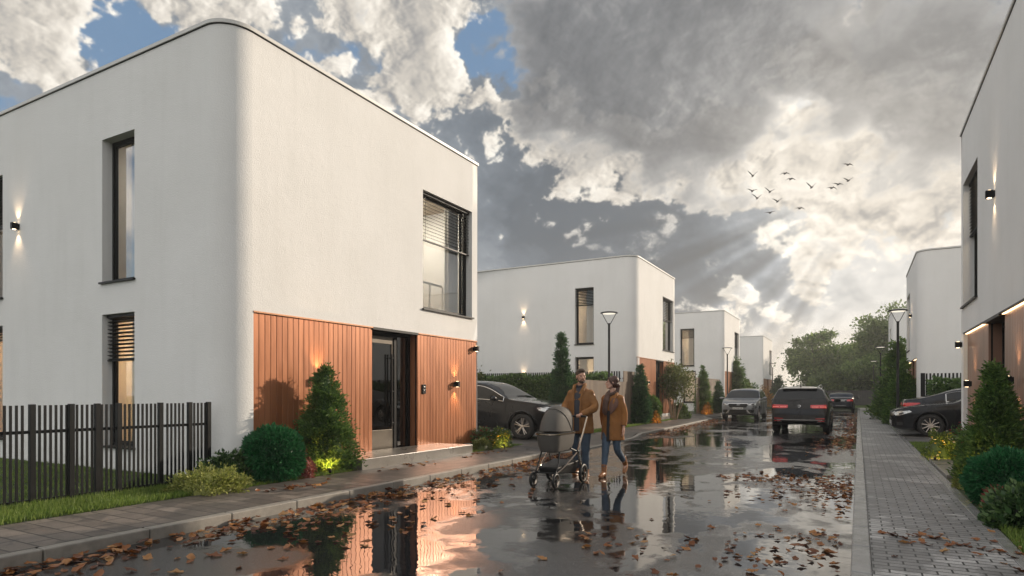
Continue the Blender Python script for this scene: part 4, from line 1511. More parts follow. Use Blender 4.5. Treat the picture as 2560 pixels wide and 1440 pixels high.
# ---- beds on the right
conifer('large cone conifer before the brown cladding of the near right house', 1.60, 10.5, 1.72, .40, cone_prof, 'conifer', 300, 40, .062, 51, clump=.15, rough=.34)
ball('round clipped boxwood ball in the right bed below the cone conifer', 1.52, 9.15, .40, .36, 'box', 8000, .062, 52)
mound('broad leafed dark green shrub at the right picture edge', 1.42, 7.75, .34, .42, .44, 'darkshrub', 3600, .075, 53, aspect=.7)
mound('red barberry strip between boxwood ball and broad leafed shrub', 1.36, 8.55, .18, .34, .30, 'red', 3000, .035, 54)
mound('yellow green shrub at the end of the right porch step', 1.32, 10.55, .20, .34, .42, 'lime', 3800, .04, 55)
mound('flower bed bush with white and lit yellow blooms beside the black saloon car', 1.48, 15.35, .36, .80, .60, 'green', 6500, .05, 56, flowers=[('white', 110, .026, None), ('yellow', 150, .028, (0, -1, 0))], name='flowering_shrub')
mound('crimson flowering plant beside the corner of the near right house', 1.80, 15.9, .20, .42, .66, 'darkshrub', 2200, .05, 57, flowers=[('redflower', 170, .035, None)], name='flowering_shrub')
hedge('clipped hedge before the slatted fence beyond the black cars on the right', 2.45, 9.0, 28.0, 28.75, 1.75, 7000, .13, 58)
conifer('dark cone conifer beside the entrance of the second right house', 1.62, 30.6, 2.6, .62, cone_prof, 'conifer', 260, 30, .13, 59, clump=.2)
conifer('tall dark conifer behind the largest right street lamp', 1.75, 36.6, 3.9, .9, cone_prof, 'conifer', 260, 30, .2, 60, clump=.22, rough=.4)
mound('bushy dark shrub beyond the second black car on the right', 1.55, 38.0, .45, 1.0, 1.9, 'darkshrub', 3500, .13, 61)
mound('flowering bush with yellow blooms behind the largest right street lamp', 1.55, 33.3, .35, .9, 1.0, 'green', 3500, .08, 62, flowers=[('yellow', 110, .05, None), ('white', 40, .05, None)], name='flowering_shrub')
mound('tall olive bush beside the far right pavement', 1.9, 47.5, .55, 1.3, 2.4, 'olive', 3500, .16, 63)
mound('dark bush under the trees at the far right pavement', 1.9, 57.0, .7, 2.0, 2.6, 'darkshrub', 3500, .18, 64)

# ---- the big trees beyond the end of the street
TG = 'broadleaf trees beyond the end fence'
def big_tree(label, x, y, h, w_, seed, low=.22, n=120):
    rr = random.Random(seed)
    cr_ = [(0, 0, h * .62, w_ * .36, w_ * .36, h * .30)]
    for k in range(5):
        a = k * 1.26 + rr.random()
        cr_.append((cos(a) * w_ * .27, sin(a) * w_ * .27, h * rr.uniform(low + .12, .74), w_ * rr.uniform(.18, .26), w_ * rr.uniform(.18, .26), h * rr.uniform(.12, .19)))
    o = clump_tree('broadleaf_tree', label, x, y, h, cr_, n, 120, .36, 'tree', seed, .22, cr=.95)
    o['group'] = TG
    return o


big_tree('wide rounded dark green tree left of the group beyond the end fence', -4.4, 84.0, 9.6, 8.4, 71, n=85)
big_tree('tree in the middle of the group beyond the end fence, lower than its neighbours', -.2, 90.0, 8.2, 6.6, 72, n=80)
big_tree('tallest broadleaf tree rising beside the third right house', 3.6, 84.0, 11.9, 10.0, 73, n=150)
big_tree('broadleaf tree half hidden behind the third right house', 9.0, 82.0, 11.6, 9.0, 74)
big_tree('low spreading tree behind the dark end fence, right of the far saloon car', 1.6, 79.5, 5.4, 7.0, 75, .1)
big_tree('low bushy tree behind the dark end fence, behind the dark estate car', -2.6, 80.5, 4.2, 5.0, 76, .1)

# ---- grass blades
def grass(name, areas, seed):
    rng = np.random.default_rng(seed)
    parts = []
    for (x0, x1, y0, y1, n, h, z) in areas:
        yy = rng.uniform(y0, y1, n)
        u = rng.random(n)
        lo = x0(yy) if callable(x0) else np.full(n, x0)
        hi = x1(yy) if callable(x1) else np.full(n, x1)
        P = np.stack([lo + (hi - lo) * u, yy, np.full(n, z)], 1)
        A = unit(np.stack([rng.normal(size=n) * .35, rng.normal(size=n) * .35, np.ones(n)], 1))
        parts.append(rhombs(rng, P, A, h * (.5 + .8 * rng.random(n)), .007 + .0006 * h * 10, 1, .3))
    V, F = merge(parts)
    o = np_mesh(name, V, F, LF['grass'])
    return tag(o, None, None, None, 'stuff')


vxi = np.vectorize(xi)
grass('grass', [(-8.3, -7.36, 2.0, 5.6, 15000, .085, .11), (-16.5, -8.3, 2.0, 6.0, 30000, .06, .11), (-8.15, -7.36, 5.6, 8.0, 5000, .06, .11), (-8.15, -7.36, 11.4, 13.9, 4000, .05, .11),
                (-8.0, lambda y: vxi(y) + .0, 19.0, 34.0, 12000, .08, .11), (-8.3, lambda y: vxi(y) + 0., 39.3, 62.0, 9000, .10, .11)], 81)
grass('grass', [(1.175, 1.95, 3.5, 8.6, 20000, .075, .11), (1.175, 1.95, 14.2, 19.5, 5000, .06, .11), (1.175, 2.0, 27.1, 38.0, 6000, .08, .11), (1.175, 2.0, 46.4, 62.0, 5000, .1, .11),
                (-9, 4, 62.05, 72.4, 12000, .10, .10)], 82)


# ---- garden spotlights at the plants
def garden_spot(x, y, tx, ty, tz, e, label, z=.11, spot=105, col=(1.0, .62, .12)):
    r = thing('garden_spotlight', label, 'garden light', (x, y, z), 0, 'small garden spotlights in the beds')
    d = Vector((tx - x, ty - y, tz - z - .08)).normalized()
    m = MB()
    m.tube([(0, 0, -.05), (0, 0, .06)], .008, 8)
    m.build('spike', 'black', r)
    m = MB()
    c = Vector((0, 0, .075))
    m.tube([c - d * .035, c + d * .03, c + d * .04], [.020, .026, .026], 12)
    b_ = m.build('housing', 'black', r, smooth=True)
    m = MB()
    m.tube([c + d * .0405, c + d * .043], .021, 12)
    m.build('lens', 'gardenglow', b_)
    add_light('SPOT', 'garden_light', c + d * .05, e * 3.2, col, r, d, .012, spot, .9)
    return r


garden_spot(-7.31, 7.30, -7.70, 7.60, .50, 12, 'tiny garden spotlight lighting the foot of the left cone conifer')
garden_spot(-7.22, 12.72, -7.6, 13.2, .40, 3, 'tiny garden spotlight under the yellow flower bush by the driveway')
garden_spot(-7.40, 26.1, -7.75, 26.75, .45, 2.4, 'tiny garden spotlight under the orange autumn shrub of the second left house', col=(1.0, .55, .12))
garden_spot(-7.80, 38.2, -8.1, 39.05, .6, 4.5, 'tiny garden spotlight below the russet column conifer', col=(1.0, .50, .10))
garden_spot(1.26, 14.15, 1.5, 15.1, .45, 9, 'tiny garden spotlight in the flower bed by the black saloon car')
garden_spot(1.30, 9.95, 1.55, 10.4, .45, 8, 'tiny garden spotlight by the yellow green shrub in the right bed')
garden_spot(1.30, 32.2, 1.55, 33.0, .5, 14, 'tiny garden spotlight below the far yellow flowering bush on the right')

clump_tree('indoor_plant', 'leafy green plant in the room behind the big upper window', INDOOR[0], INDOOR[1], 1.6, [(0, 0, 1.15, .22, .24, .34), (0, .05, .7, .14, .16, .14)], 24, 34, .09, 'green', 91, .014, z=INDOOR[2], cr=.16)


# ================================================================== CARS
def pchip(pts):
    pts = sorted(pts)
    X = [p[0] for p in pts]
    Y = [p[1] for p in pts]
    n = len(X)
    h = [X[i + 1] - X[i] for i in range(n - 1)]
    d = [(Y[i + 1] - Y[i]) / h[i] for i in range(n - 1)]
    mm = [d[0]] + [0.0 if d[i - 1] * d[i] <= 0 else 2 * d[i - 1] * d[i] / (d[i - 1] + d[i]) for i in range(1, n - 1)] + [d[-1]]

    def f(x):
        x = min(max(x, X[0]), X[-1])
        i = 0
        while i < n - 2 and x > X[i + 1]:
            i += 1
        t = (x - X[i]) / h[i]
        return (Y[i] * (1 + 2 * t) * (1 - t) ** 2 + mm[i] * h[i] * t * (1 - t) ** 2 + Y[i + 1] * t * t * (3 - 2 * t) + mm[i + 1] * h[i] * t * t * (t - 1))
    return f


def paint(name, col, rough=.28, metal=.1):
    t = material(name)
    tc = t.n('ShaderNodeTexCoord').outputs['Object']
    nz = t.noise(tc, 2.0, 5.0, .65).outputs['Fac']
    setin(t, t.bs, 'Base Color', col)
    setin(t, t.bs, 'Metallic', metal)
    setin(t, t.bs, 'Specular IOR Level', .15)
    setin(t, t.bs, 'Roughness', t.maprange(nz, .3, .7, rough * .8, rough * 1.3))
    setin(t, t.bs, 'Coat Weight', .8)
    setin(t, t.bs, 'Coat IOR', 1.32)
    setin(t, t.bs, 'Coat Roughness', t.maprange(nz, .35, .7, .01, .05))
    return t.m


MT['paint_black'] = paint('black_car_paint', (.010, .010, .012))
MT['paint_dark'] = paint('dark_graphite_car_paint', (.020, .018, .017))
MT['paint_grey'] = paint('grey_metallic_car_paint', (.20, .205, .21), .3, .5)
MT['paint_navy'] = paint('blue_black_car_paint', (.014, .016, .022))
MT['car_glass'] = simple('car_window_glass', (.008, .009, .011), .02, 0, .05, spec=.4)
MT['tyre'] = simple('tyre_rubber', (.014, .013, .013), .75, 0, .2, 20)
MT['trim_plastic'] = simple('black_car_plastic', (.013, .013, .013), .55, 0, .15)
MT['alloy'] = simple('alloy_wheel', (.46, .40, .35), .28, .9, .08)
MT['headlamp'] = simple('headlamp_glass', (.50, .50, .49), .10, .55, .5, 26.0, coat=1.0, coat_r=.01)
MT['lamp_dark'] = simple('headlamp_reflector', (.05, .05, .055), .15, .6, .3)
t_ = material('tail_lamp_red')
setin(t_, t_.bs, 'Base Color', (.30, .006, .008))
setin(t_, t_.bs, 'Roughness', .12)
setin(t_, t_.bs, 'Coat Weight', 1.0)
setin(t_, t_.bs, 'Emission Color', (1.0, .03, .02))
setin(t_, t_.bs, 'Emission Strength', .12)
MT['tail'] = t_.m
t_ = material('tail_lamp_bright_band')
setin(t_, t_.bs, 'Base Color', (.7, .16, .13))
setin(t_, t_.bs, 'Roughness', .12)
setin(t_, t_.bs, 'Emission Color', (1.0, .22, .16))
setin(t_, t_.bs, 'Emission Strength', .35)
MT['tail_band'] = t_.m
MT['plate'] = simple('number_plate_white', (.62, .61, .58), .4, 0, .05)
MT['plate_ink'] = simple('number_plate_ink', (.03, .03, .035), .5)


class Car:
    def __init__(s, sp):
        s.sp = sp
        s.zc, s.zb, s.zs, s.w = (pchip(sp[k]) for k in ('top', 'belt', 'sill', 'plan'))
        s.x0, s.x1 = sp['top'][-1][0], sp['top'][0][0]
        if s.x0 > s.x1:
            s.x0, s.x1 = s.x1, s.x0
        s.tum = sp.get('tumble', .34)
        xs = set()
        n = 84
        for i in range(n + 1):
            xs.add(round(lerp(s.x0, s.x1, i / n), 4))
        for e, sg in ((s.x0, 1), (s.x1, -1)):
            for q in (.004, .010, .018, .028, .04, .055, .075, .1, .13):
                xs.add(round(e + sg * q, 4))
        for (a, b_) in (sp['ws'], sp['rw']):
            k = 26
            for i in range(k + 1):
                xs.add(round(lerp(a, b_, i / k), 4))
        xs = sorted(xs)
        out = [xs[0]]
        for x in xs[1:]:
            if x - out[-1] > .0035:
                out.append(x)
        s.xs = out
        s.NS, s.NW, s.NA = 11, 9, 10
        s.kind = ['u', 'u'] + ['s'] * s.NS + ['w'] * s.NW + ['a'] * s.NA
        s.grid = [[(x, y, z) for (y, z) in s.section(x)] for x in s.xs]

    def sidept(s, x, t):
        w_, zs, zb = s.w(x), s.zs(x), s.zb(x)
        y = w_ * (.945 + .055 * sin(pi * (.12 + .66 * t)))
        y += .010 * exp(-((t - .80) / .07) ** 2) - .010 * exp(-((t - .42) / .16) ** 2)
        return y, lerp(zs, zb, t)

    def winpt(s, x, t):
        y0, zb = s.sidept(x, 1.0)
        zc = s.zc(x)
        zr = zb + max(.004, (zc - zb) * .84)
        yr = y0 - .012 - s.tum * (zr - zb) - .10 * (zr - zb) ** 2
        return lerp(y0, yr, t) + .025 * sin(pi * t) * min(1, (zr - zb) * 2), lerp(zb, zr, t)

    def arcpt(s, x, t):
        yr, zr = s.winpt(x, 1.0)
        zc = max(s.zc(x), zr + .003)
        a = t * pi / 2
        return yr * cos(a) ** .8 if a < pi / 2 - 1e-6 else 0.0, zr + (zc - zr) * sin(a) ** .9

    def section(s, x):
        w_, zs = s.w(x), s.zs(x)
        P = [(0, zs + .03), (w_ * .6, zs + .015)]
        P += [s.sidept(x, i / s.NS) for i in range(s.NS)]
        P += [s.winpt(x, i / s.NW) for i in range(s.NW)]
        P += [s.arcpt(x, i / s.NA) for i in range(s.NA + 1)]
        return P

    def build(s, label, cat, loc, rz, group=None):
        sp = s.sp
        pm = sp['paint']
        root = thing('parked_car', label, cat, loc, rz, group)
        G, K = s.grid, s.kind
        nj = len(G[0])
        r = sp['r']
        Ra = r + .055
        # snap vertices to the wheel-arch circles
        for i, row in enumerate(G):
            for j in range(nj):
                if j <= 1 + s.NS and j > 0:
                    x, y, z = row[j]
                    for xw in sp['wheels']:
                        d = sqrt((x - xw) ** 2 + (z - r) ** 2)
                        if Ra - .028 < d < Ra + .026:
                            row[j] = (xw + (x - xw) * Ra / d, y, r + (z - r) * Ra / d)
        patches = {}
        xa, xb, xc_, xd = sp['doors']      # front edge, middle, rear edge of doors, end of glass
        allp = []
        for i in range(len(G) - 1):
            xm = (s.xs[i] + s.xs[i + 1]) / 2
            for j in range(nj - 1):
                q = (G[i][j], G[i + 1][j], G[i + 1][j + 1], G[i][j + 1])
                k = K[j]
                cx, cz = sum(p[0] for p in q) / 4, sum(p[2] for p in q) / 4
                cy = sum(p[1] for p in q) / 4
                if k in 'us' and cy > .45 * s.w(xm) and any(sqrt((cx - xw) ** 2 + (cz - r) ** 2) < Ra - .002 for xw in sp['wheels']):
                    continue
                key = 'body'
                g = s.zc(xm) - s.zb(xm)
                if k == 'w':
                    t = (j - 2 - s.NS + .5) / s.NW
                    if g > .16 and sp['glass_x'][0] < xm < sp['glass_x'][1] and .1 < t < .93:
                        key = 'win_f' if xm > xb + .035 else ('win_r' if xm < xb - .035 else 'pillar')
                elif k == 'a':
                    t = (j - 2 - s.NS - s.NW + .5) / s.NA
                    if sp['ws'][0] < xm < sp['ws'][1] and t > .13:
                        key = 'windscreen'
                    elif sp['rw'][0] < xm < sp['rw'][1] and t > .14:
                        key = 'rear_window'
                elif k == 's':
                    t = (j - 2 + .5) / s.NS
                    if t > .12 and xb <= xm <= xa:
                        key = 'door_f'
                    elif t > .12 and xc_ <= xm < xb:
                        key = 'door_r'
                    elif t < .10:
                        key = 'skirt'
                elif k == 'u':
                    key = 'skirt'
                for sg in (1, -1):
                    kk = key
                    if key in ('win_f', 'win_r', 'pillar', 'door_f', 'door_r'):
                        kk = key + ('L' if sg > 0 else 'R')
                    pv = [(p[0], p[1] * sg, p[2]) for p in q]
                    if sg > 0:
                        pv = pv[::-1]
                    patches.setdefault(kk, []).append(pv)
                    allp.append(pv)
        for e in (0, -1):
            ring = [(p[0], p[1], p[2]) for p in G[e]] + [(p[0], -p[1], p[2]) for p in G[e][::-1]]
            c = (G[e][0][0], 0, sum(p[2] for p in ring) / len(ring))
            for a in range(len(ring)):
                t3 = [ring[a], ring[(a + 1) % len(ring)], c]
                if e == -1:
                    t3 = t3[::-1]
                patches['body'].append(t3)
                allp.append(t3)

        def mesh(name, polys, mat, parent):
            me = bpy.data.meshes.new(name)
            idx, V, F = {}, [], []
            for p in polys:
                f = []
                for v in p:
                    kx = (round(v[0], 5), round(v[1], 5), round(v[2], 5))
                    if kx not in idx:
                        idx[kx] = len(V)
                        V.append(v)
                    if idx[kx] not in f:
                        f.append(idx[kx])
                if len(f) > 2:
                    F.append(f)
            me.from_pydata(V, [], F)
            me.materials.append(MT[mat])
            me.polygons.foreach_set('use_smooth', [True] * len(me.polygons))
            me.set_sharp_from_angle(angle=radians(50))
            me.update()
            return link(me, name, parent)
        body = mesh('body', patches['body'] , pm, root)
        s.root, s.bodyo = root, body
        if 'skirt' in patches:
            mesh('underbody', patches['skirt'], 'trim_plastic', root)
        for k, nm in (('windscreen', 'windscreen'), ('rear_window', 'rear_window')):
            mesh(nm, patches[k], 'car_glass', root)
        drs = {}
        for k in ('door_fL', 'door_fR', 'door_rL', 'door_rR'):
            if k in patches:
                drs[k] = mesh('door', patches[k], pm, root)
        for k in ('fL', 'fR', 'rL', 'rR'):
            if 'win_' + k in patches:
                mesh('side_window', patches['win_' + k], 'car_glass', root)
        for k in 'LR':
            if 'pillar' + k in patches:
                mesh('pillar', patches['pillar' + k], 'trim_plastic', root)
        V, F = [], []
        for p in allp:
            F.append(list(range(len(V), len(V) + len(p))))
            V += p
        s.bvh = BVHTree.FromPolygons([Vector(v) for v in V], F)
        # seams and handles
        for k, d in drs.items():
            sg = 1 if k.endswith('L') else -1
            m = MB()
            for xx in ((xa, xb) if k[5] == 'f' else (xc_,)):
                pts = [(xx, (s.sidept(xx, t)[0] + .001) * sg, s.sidept(xx, t)[1]) for t in [.14 + .86 * i / 10 for i in range(11)]
                       if all((xx - xw) ** 2 + (s.sidept(xx, t)[1] - r) ** 2 > (Ra + .01) ** 2 for xw in sp['wheels'])]
                if len(pts) > 2:
                    m.tube(pts, .0045, 6)
            if m.v:
                m.build('seam', 'black', d)
            m = MB()
            xh = (xb + .22) if k[5] == 'f' else (xc_ + .30)
            y, z = s.sidept(xh, .84)
            m.tube([(xh - .1, (y + .002) * sg, z), (xh - .07, (y + .026) * sg, z + .004), (xh + .07, (y + .026) * sg, z + .004), (xh + .1, (y + .002) * sg, z)], [.012, .014, .014, .012], 8)
            m.build('handle', sp.get('handle', pm), d, smooth=True)
        # bright or black trim round the side glass
        for sg in (1, -1):
            lo, hi = [], []
            xs_ = [x for x in s.xs if sp['glass_x'][0] <= x <= sp['glass_x'][1] and s.zc(x) - s.zb(x) > .16]
            for x in xs_:
                y, z = s.winpt(x, .11)
                lo.append((x, (y + .004) * sg, z))
                y, z = s.winpt(x, .92)
                hi.append((x, (y + .005) * sg, z))
            m = MB()
            m.tube(lo + hi[::-1] + lo[:1], sp.get('trim_r', .011), 6)
            m.build('window_trim', sp.get('trim', 'trim_plastic'), root, smooth=True)
            m = MB()
            x = sp['glass_x'][1] - .20
            y, z = s.winpt(x, .12)
            m.tube([(x, (y - .02) * sg, z), (x, (y + .10) * sg, z + .01)], [.028, .022], 8)
            m.ell((x - .005, (y + .19) * sg, z + .055), (.075, .125, .075), 14, 8)
            mo = m.build('wing_mirror', sp.get('mirror', pm), root, smooth=True, ang=60)
            m = MB()
            m.box(x - .084, x - .078, (y + .10) * sg, (y + .28) * sg, z + .01, z + .10)
            m.build('mirror_glass', 'car_glass', mo)
        # arch lips, liners and wheels
        for xw in sp['wheels']:
            for sg in (1, -1):
                m = MB()
                yb = s.sidept(xw, .5)[0]
                pts = []
                for k in range(25):
                    a = radians(-12 + 204 * k / 24)
                    x, z = xw + cos(a) * (Ra + .012), r + sin(a) * (Ra + .012)
                    zs, zb = s.zs(x), s.zb(x)
                    t = min(1, max(0, (z - zs) / (zb - zs)))
                    pts.append((x, (s.sidept(x, t)[0] - .004) * sg, z))
                m.tube(pts, .020, 7)
                m.build('arch_lip', sp.get('arch', pm), root, smooth=True)
                m = MB()
                rings = []
                for yy in (yb - .012, yb - .30):
                    rings.append([(xw + cos(radians(-20 + 220 * k / 20)) * (Ra + .01), yy * sg, r + sin(radians(-20 + 220 * k / 20)) * (Ra + .01)) for k in range(21)])
                m.loft(rings, caps=False, closed=False)
                m.loft([rings[1], [(xw, (yb - .30) * sg, r)] * 21], caps=False, closed=False)
                m.build('wheel_well', 'black', root)
                s.wheel(xw, (yb - .012) * sg, r, sg)
        return root

    def wheel(s, x, y, r, sg):
        sp = s.sp
        wt_ = .225
        m = MB()
        prof = [(r * .66, 0), (r * .72, .012), (r * .90, .004), (r * .975, -.014), (r, -.035), (r, -wt_ + .035), (r * .97, -wt_ + .012), (r * .70, -wt_), (r * .62, -wt_ + .02)]
        m.lathe([(a, b_) for a, b_ in prof], 36, axis='y', caps=False)
        o = m.build('wheel', 'tyre', s.root, smooth=True, ang=50)
        o.location = (x, y, r)
        o.scale = (1, sg, 1)
        m = MB()
        m.lathe([(r * .71, -.010), (r * .725, .002), (r * .69, .006), (r * .665, -.012), (r * .645, -.03), (r * .645, -.16)], 36, axis='y', caps=False)
        ns = sp.get('spokes', 5)
        for k in range(ns):
            for dd in ((-.16, .16) if sp.get('double', True) else (0,)):
                a0, a1 = 2 * pi * k / ns + dd * 1.1 + .2, 2 * pi * k / ns + dd * .9 + .2
                p0 = (cos(a0) * r * .10, -.030, sin(a0) * r * .10)
                p1 = (cos(a1) * r * .42, -.018, sin(a1) * r * .42)
                p2 = (cos(a1) * r * .68, -.012, sin(a1) * r * .68)
                m.tube([p0, p1, p2], [r * .055, r * .042, r * .036], 6)
        m.lathe([(r * .15, -.05), (r * .15, -.022), (r * .10, -.014), (.002, -.013)], 18, axis='y')
        rim = m.build('rim', 'alloy', o, smooth=True, ang=40)
        m = MB()
        m.lathe([(r * .64, -.09), (r * .50, -.085), (.01, -.085)], 24, axis='y', caps=False)
        m.build('brake_disc', 'lamp_dark', o, smooth=True)

    def panel(s, name, poly, axis, mat, off=.006, parent=None, rings=4, sub=3, skirt=.012):
        """conforming panel: outline in (y, z) seen from the front or rear, or in (x, z) from the side"""
        pts = []
        n = len(poly)
        for i in range(n):
            a, b_ = poly[i], poly[(i + 1) % n]
            for k in range(sub):
                pts.append((lerp(a[0], b_[0], k / sub), lerp(a[1], b_[1], k / sub)))
        c = (sum(p[0] for p in pts) / len(pts), sum(p[1] for p in pts) / len(pts))

        def hit(p):
            if axis in ('front', 'rear'):
                sg = 1 if axis == 'front' else -1
                for shrink in (1, .98, .96, .93, .9, .85, .8):
                    h, nr, i, d = s.bvh.ray_cast(Vector((sg * 4, p[0] * shrink, p[1])), Vector((-sg, 0, 0)))
                    if h is not None:
                        if abs(h.x - (s.x1 if sg > 0 else s.x0)) > .75:
                            continue
                        return h, Vector((sg, 0, 0))
            else:
                sg = 1 if axis == 'left' else -1
                h, nr, i, d = s.bvh.ray_cast(Vector((p[0], sg * 3, p[1])), Vector((0, -sg, 0)))
                if h is not None:
                    return h, Vector((0, sg, 0))
            return None, None
        V, rows = [], []
        for q in range(rings + 1):
            f = 1 - q / rings
            row = []
            for p in (pts if f > 0 else [c]):
                pp = (lerp(c[0], p[0], f), lerp(c[1], p[1], f))
                h, nn = hit(pp)
                if h is None:
                    h, nn = (Vector(V[-1]) if V else Vector((0, 0, 0))), Vector((0, 0, 0))
                    row.append(len(V))
                    V.append(tuple(h))
                    continue
                row.append(len(V))
                V.append(tuple(h + nn * off))
            rows.append(row)
        F = []
        N = len(pts)
        for q in range(rings - 1):
            for k in range(N):
                F.append((rows[q][k], rows[q][(k + 1) % N], rows[q + 1][(k + 1) % N], rows[q + 1][k]))
        for k in range(N):
            F.append((rows[-2][k], rows[-2][(k + 1) % N], rows[-1][0]))
        dirv = {'front': (-1, 0, 0), 'rear': (1, 0, 0), 'left': (0, -1, 0), 'right': (0, 1, 0)}[axis]
        b0 = len(V)
        for k in range(N):
            v = V[rows[0][k]]
            V.append((v[0] + dirv[0] * (skirt + off), v[1] + dirv[1] * (skirt + off), v[2]))
        for k in range(N):
            F.append((b0 + k, b0 + (k + 1) % N, rows[0][(k + 1) % N], rows[0][k]))
        me = bpy.data.meshes.new(name)
        me.from_pydata(V, [], F)
        bm = bmesh.new()
        bm.from_mesh(me)
        bmesh.ops.recalc_face_normals(bm, faces=bm.faces)
        bm.to_mesh(me)
        bm.free()
        me.materials.append(MT[mat])
        me.polygons.foreach_set('use_smooth', [True] * len(me.polygons))
        me.set_sharp_from_angle(angle=radians(40))
        return link(me, name, parent or s.root)


def mir(poly):
    return [(-p[0], p[1]) for p in poly][::-1]


SUV = dict(
    top=[(2.36, .66), (2.34, .78), (2.27, .90), (2.10, .975), (1.5, 1.06), (1.02, 1.125), (.80, 1.24), (.30, 1.53), (.0, 1.625), (-.5, 1.66), (-1.2, 1.65), (-1.75, 1.575), (-2.02, 1.48), (-2.12, 1.33), (-2.24, 1.10), (-2.31, 1.0), (-2.35, .80), (-2.36, .66)],
    belt=[(2.36, .60), (2.30, .80), (2.05, .90), (1.5, .985), (.9, 1.04), (0, 1.07), (-1.2, 1.09), (-1.9, 1.07), (-2.25, .98), (-2.36, .62)],
    sill=[(2.36, .34), (2.2, .26), (1.8, .23), (0, .25), (-1.8, .27), (-2.25, .34), (-2.36, .42)],
    plan=[(2.36, .60), (2.33, .70), (2.25, .78), (2.0, .87), (1.5, .925), (.8, .945), (-1.2, .945), (-1.9, .915), (-2.2, .86), (-2.32, .79), (-2.36, .70)],
    ws=(.22, .98), rw=(-2.24, -1.90), glass_x=(-1.75, .86), doors=(.92, -.18, -1.05, -1.7), wheels=(1.42, -1.42), r=.365, paint='paint_black')
SEDAN = dict(
    top=[(2.42, .60), (2.40, .70), (2.32, .80), (2.1, .86), (1.5, .945), (.95, 1.0), (.7, 1.10), (.2, 1.33), (-.1, 1.41), (-.5, 1.44), (-1.0, 1.42), (-1.4, 1.30), (-1.85, 1.10), (-2.1, 1.06), (-2.30, 1.045), (-2.38, .98), (-2.42, .70)],
    belt=[(2.42, .55), (2.36, .70), (2.1, .78), (1.5, .87), (.9, .92), (0, .94), (-1.2, .97), (-1.9, .97), (-2.3, .92), (-2.42, .62)],
    sill=[(2.42, .30), (2.25, .22), (1.8, .19), (0, .20), (-1.8, .22), (-2.3, .30), (-2.42, .40)],
    plan=[(2.42, .58), (2.39, .68), (2.30, .76), (2.05, .85), (1.5, .905), (.8, .92), (-1.2, .92), (-1.9, .89), (-2.25, .83), (-2.38, .76), (-2.42, .68)],
    ws=(.12, .90), rw=(-1.82, -1.12), glass_x=(-1.55, .80), doors=(.88, -.12, -1.0, -1.5), wheels=(1.46, -1.42), r=.34, paint='paint_black')


def spec(base, **kw):
    d = dict(base)
    d.update(kw)
    return d


# ---- black car in the driveway between the first two houses
c = Car(spec(SUV, paint='paint_black', trim='chrome', trim_r=.010, spokes=5))
c.build('black parked crossover car nosing out of the driveway beside the near left house', 'car', (-9.55, 16.2, .124), 0)
hl = [(.50, .80), (.70, .79), (.83, .84), (.86, .90), (.80, .915), (.56, .865)]
for pl in (hl, mir(hl)):
    h = c.panel('headlight', pl, 'front', 'headlamp', .008)
    q = [(lerp(p[0], sum(a[0] for a in pl) / 6, .35), lerp(p[1], sum(a[1] for a in pl) / 6, .35)) for p in pl]
    c.panel('reflector', q, 'front', 'lamp_dark', .012, h)
for sg in ('left', 'right'):
    c.panel('headlight', [(1.93, .82), (2.16, .765), (2.27, .79), (2.25, .84), (1.98, .90), (1.87, .885)], sg, 'headlamp', .007)
    c.panel('air_inlet', [(2.12, .48), (2.26, .46), (2.27, .66), (2.14, .68)], sg, 'black', .004)
c.panel('grille', [(-.46, .58), (.46, .58), (.50, .80), (.42, .835), (-.42, .835), (-.50, .80)], 'front', 'black', .008)
c.panel('grille_bar', [(-.50, .838), (.50, .838), (.48, .862), (-.48, .862)], 'front', 'chrome', .02)
c.panel('bumper_inlet', [(-.62, .38), (.62, .38), (.66, .52), (-.66, .52)], 'front', 'trim_plastic', .006)

# ---- grey car facing us at the left kerb
c = Car(spec(SUV, paint='paint_grey', handle='chrome', trim='chrome', trim_r=.008, r=.35))
c.build('grey metallic parked car facing the viewer at the left kerb', 'car', (-5.50, 36.7, 0), -pi / 2)
hl = [(.50, .78), (.80, .78), (.875, .845), (.85, .885), (.62, .865)]
for pl in (hl, mir(hl)):
    h = c.panel('headlight', pl, 'front', 'headlamp', .008)
    q = [(lerp(p[0], sum(a[0] for a in pl) / 5, .5), lerp(p[1], sum(a[1] for a in pl) / 5, .5)) for p in pl]
    c.panel('reflector', q, 'front', 'lamp_dark', .012, h)
c.panel('grille', [(-.40, .66), (.40, .66), (.50, .80), (.48, .855), (-.48, .855), (-.50, .80)], 'front', 'black', .007)
for pl in ([(-.50, .853), (.50, .853), (.49, .875), (-.49, .875)], [(.475, .80), (.505, .80), (.505, .853), (.48, .853)], [(-.505, .80), (-.475, .80), (-.48, .853), (-.505, .853)]):
    c.panel('grille_frame', pl, 'front', 'chrome', .014)
for yy in (-.055, .03):
    c.panel('badge', [(yy, .775), (yy + .055, .785), (yy + .05, .81), (yy + .005, .80)], 'front', 'chrome', .018)
pl = c.panel('number_plate', [(-.26, .56), (.26, .56), (.26, .665), (-.26, .665)], 'front', 'plate', .018, sub=2)
tcu = bpy.data.curves.new('plate_text', 'FONT')
tcu.body = 'ACYRBOUR'
tcu.size = .085
tcu.align_x = 'CENTER'
tcu.extrude = .001
tcu.materials.append(MT['plate_ink'])
tmp = bpy.data.objects.new('plate_text_curve', tcu)
COL.objects.link(tmp)
bpy.context.view_layer.update()
tme = bpy.data.meshes.new_from_object(tmp.evaluated_get(bpy.context.evaluated_depsgraph_get()))
bpy.data.objects.remove(tmp)
to = link(tme, 'plate_text', pl)
hx = max(v.co.x for v in pl.data.vertices)
to.location = (hx + .004, 0, .583)
to.rotation_euler = (pi / 2, 0, pi / 2)
c.panel('bumper_inlet', [(-.46, .36), (.46, .36), (.40, .545), (-.40, .545)], 'front', 'black', .006)
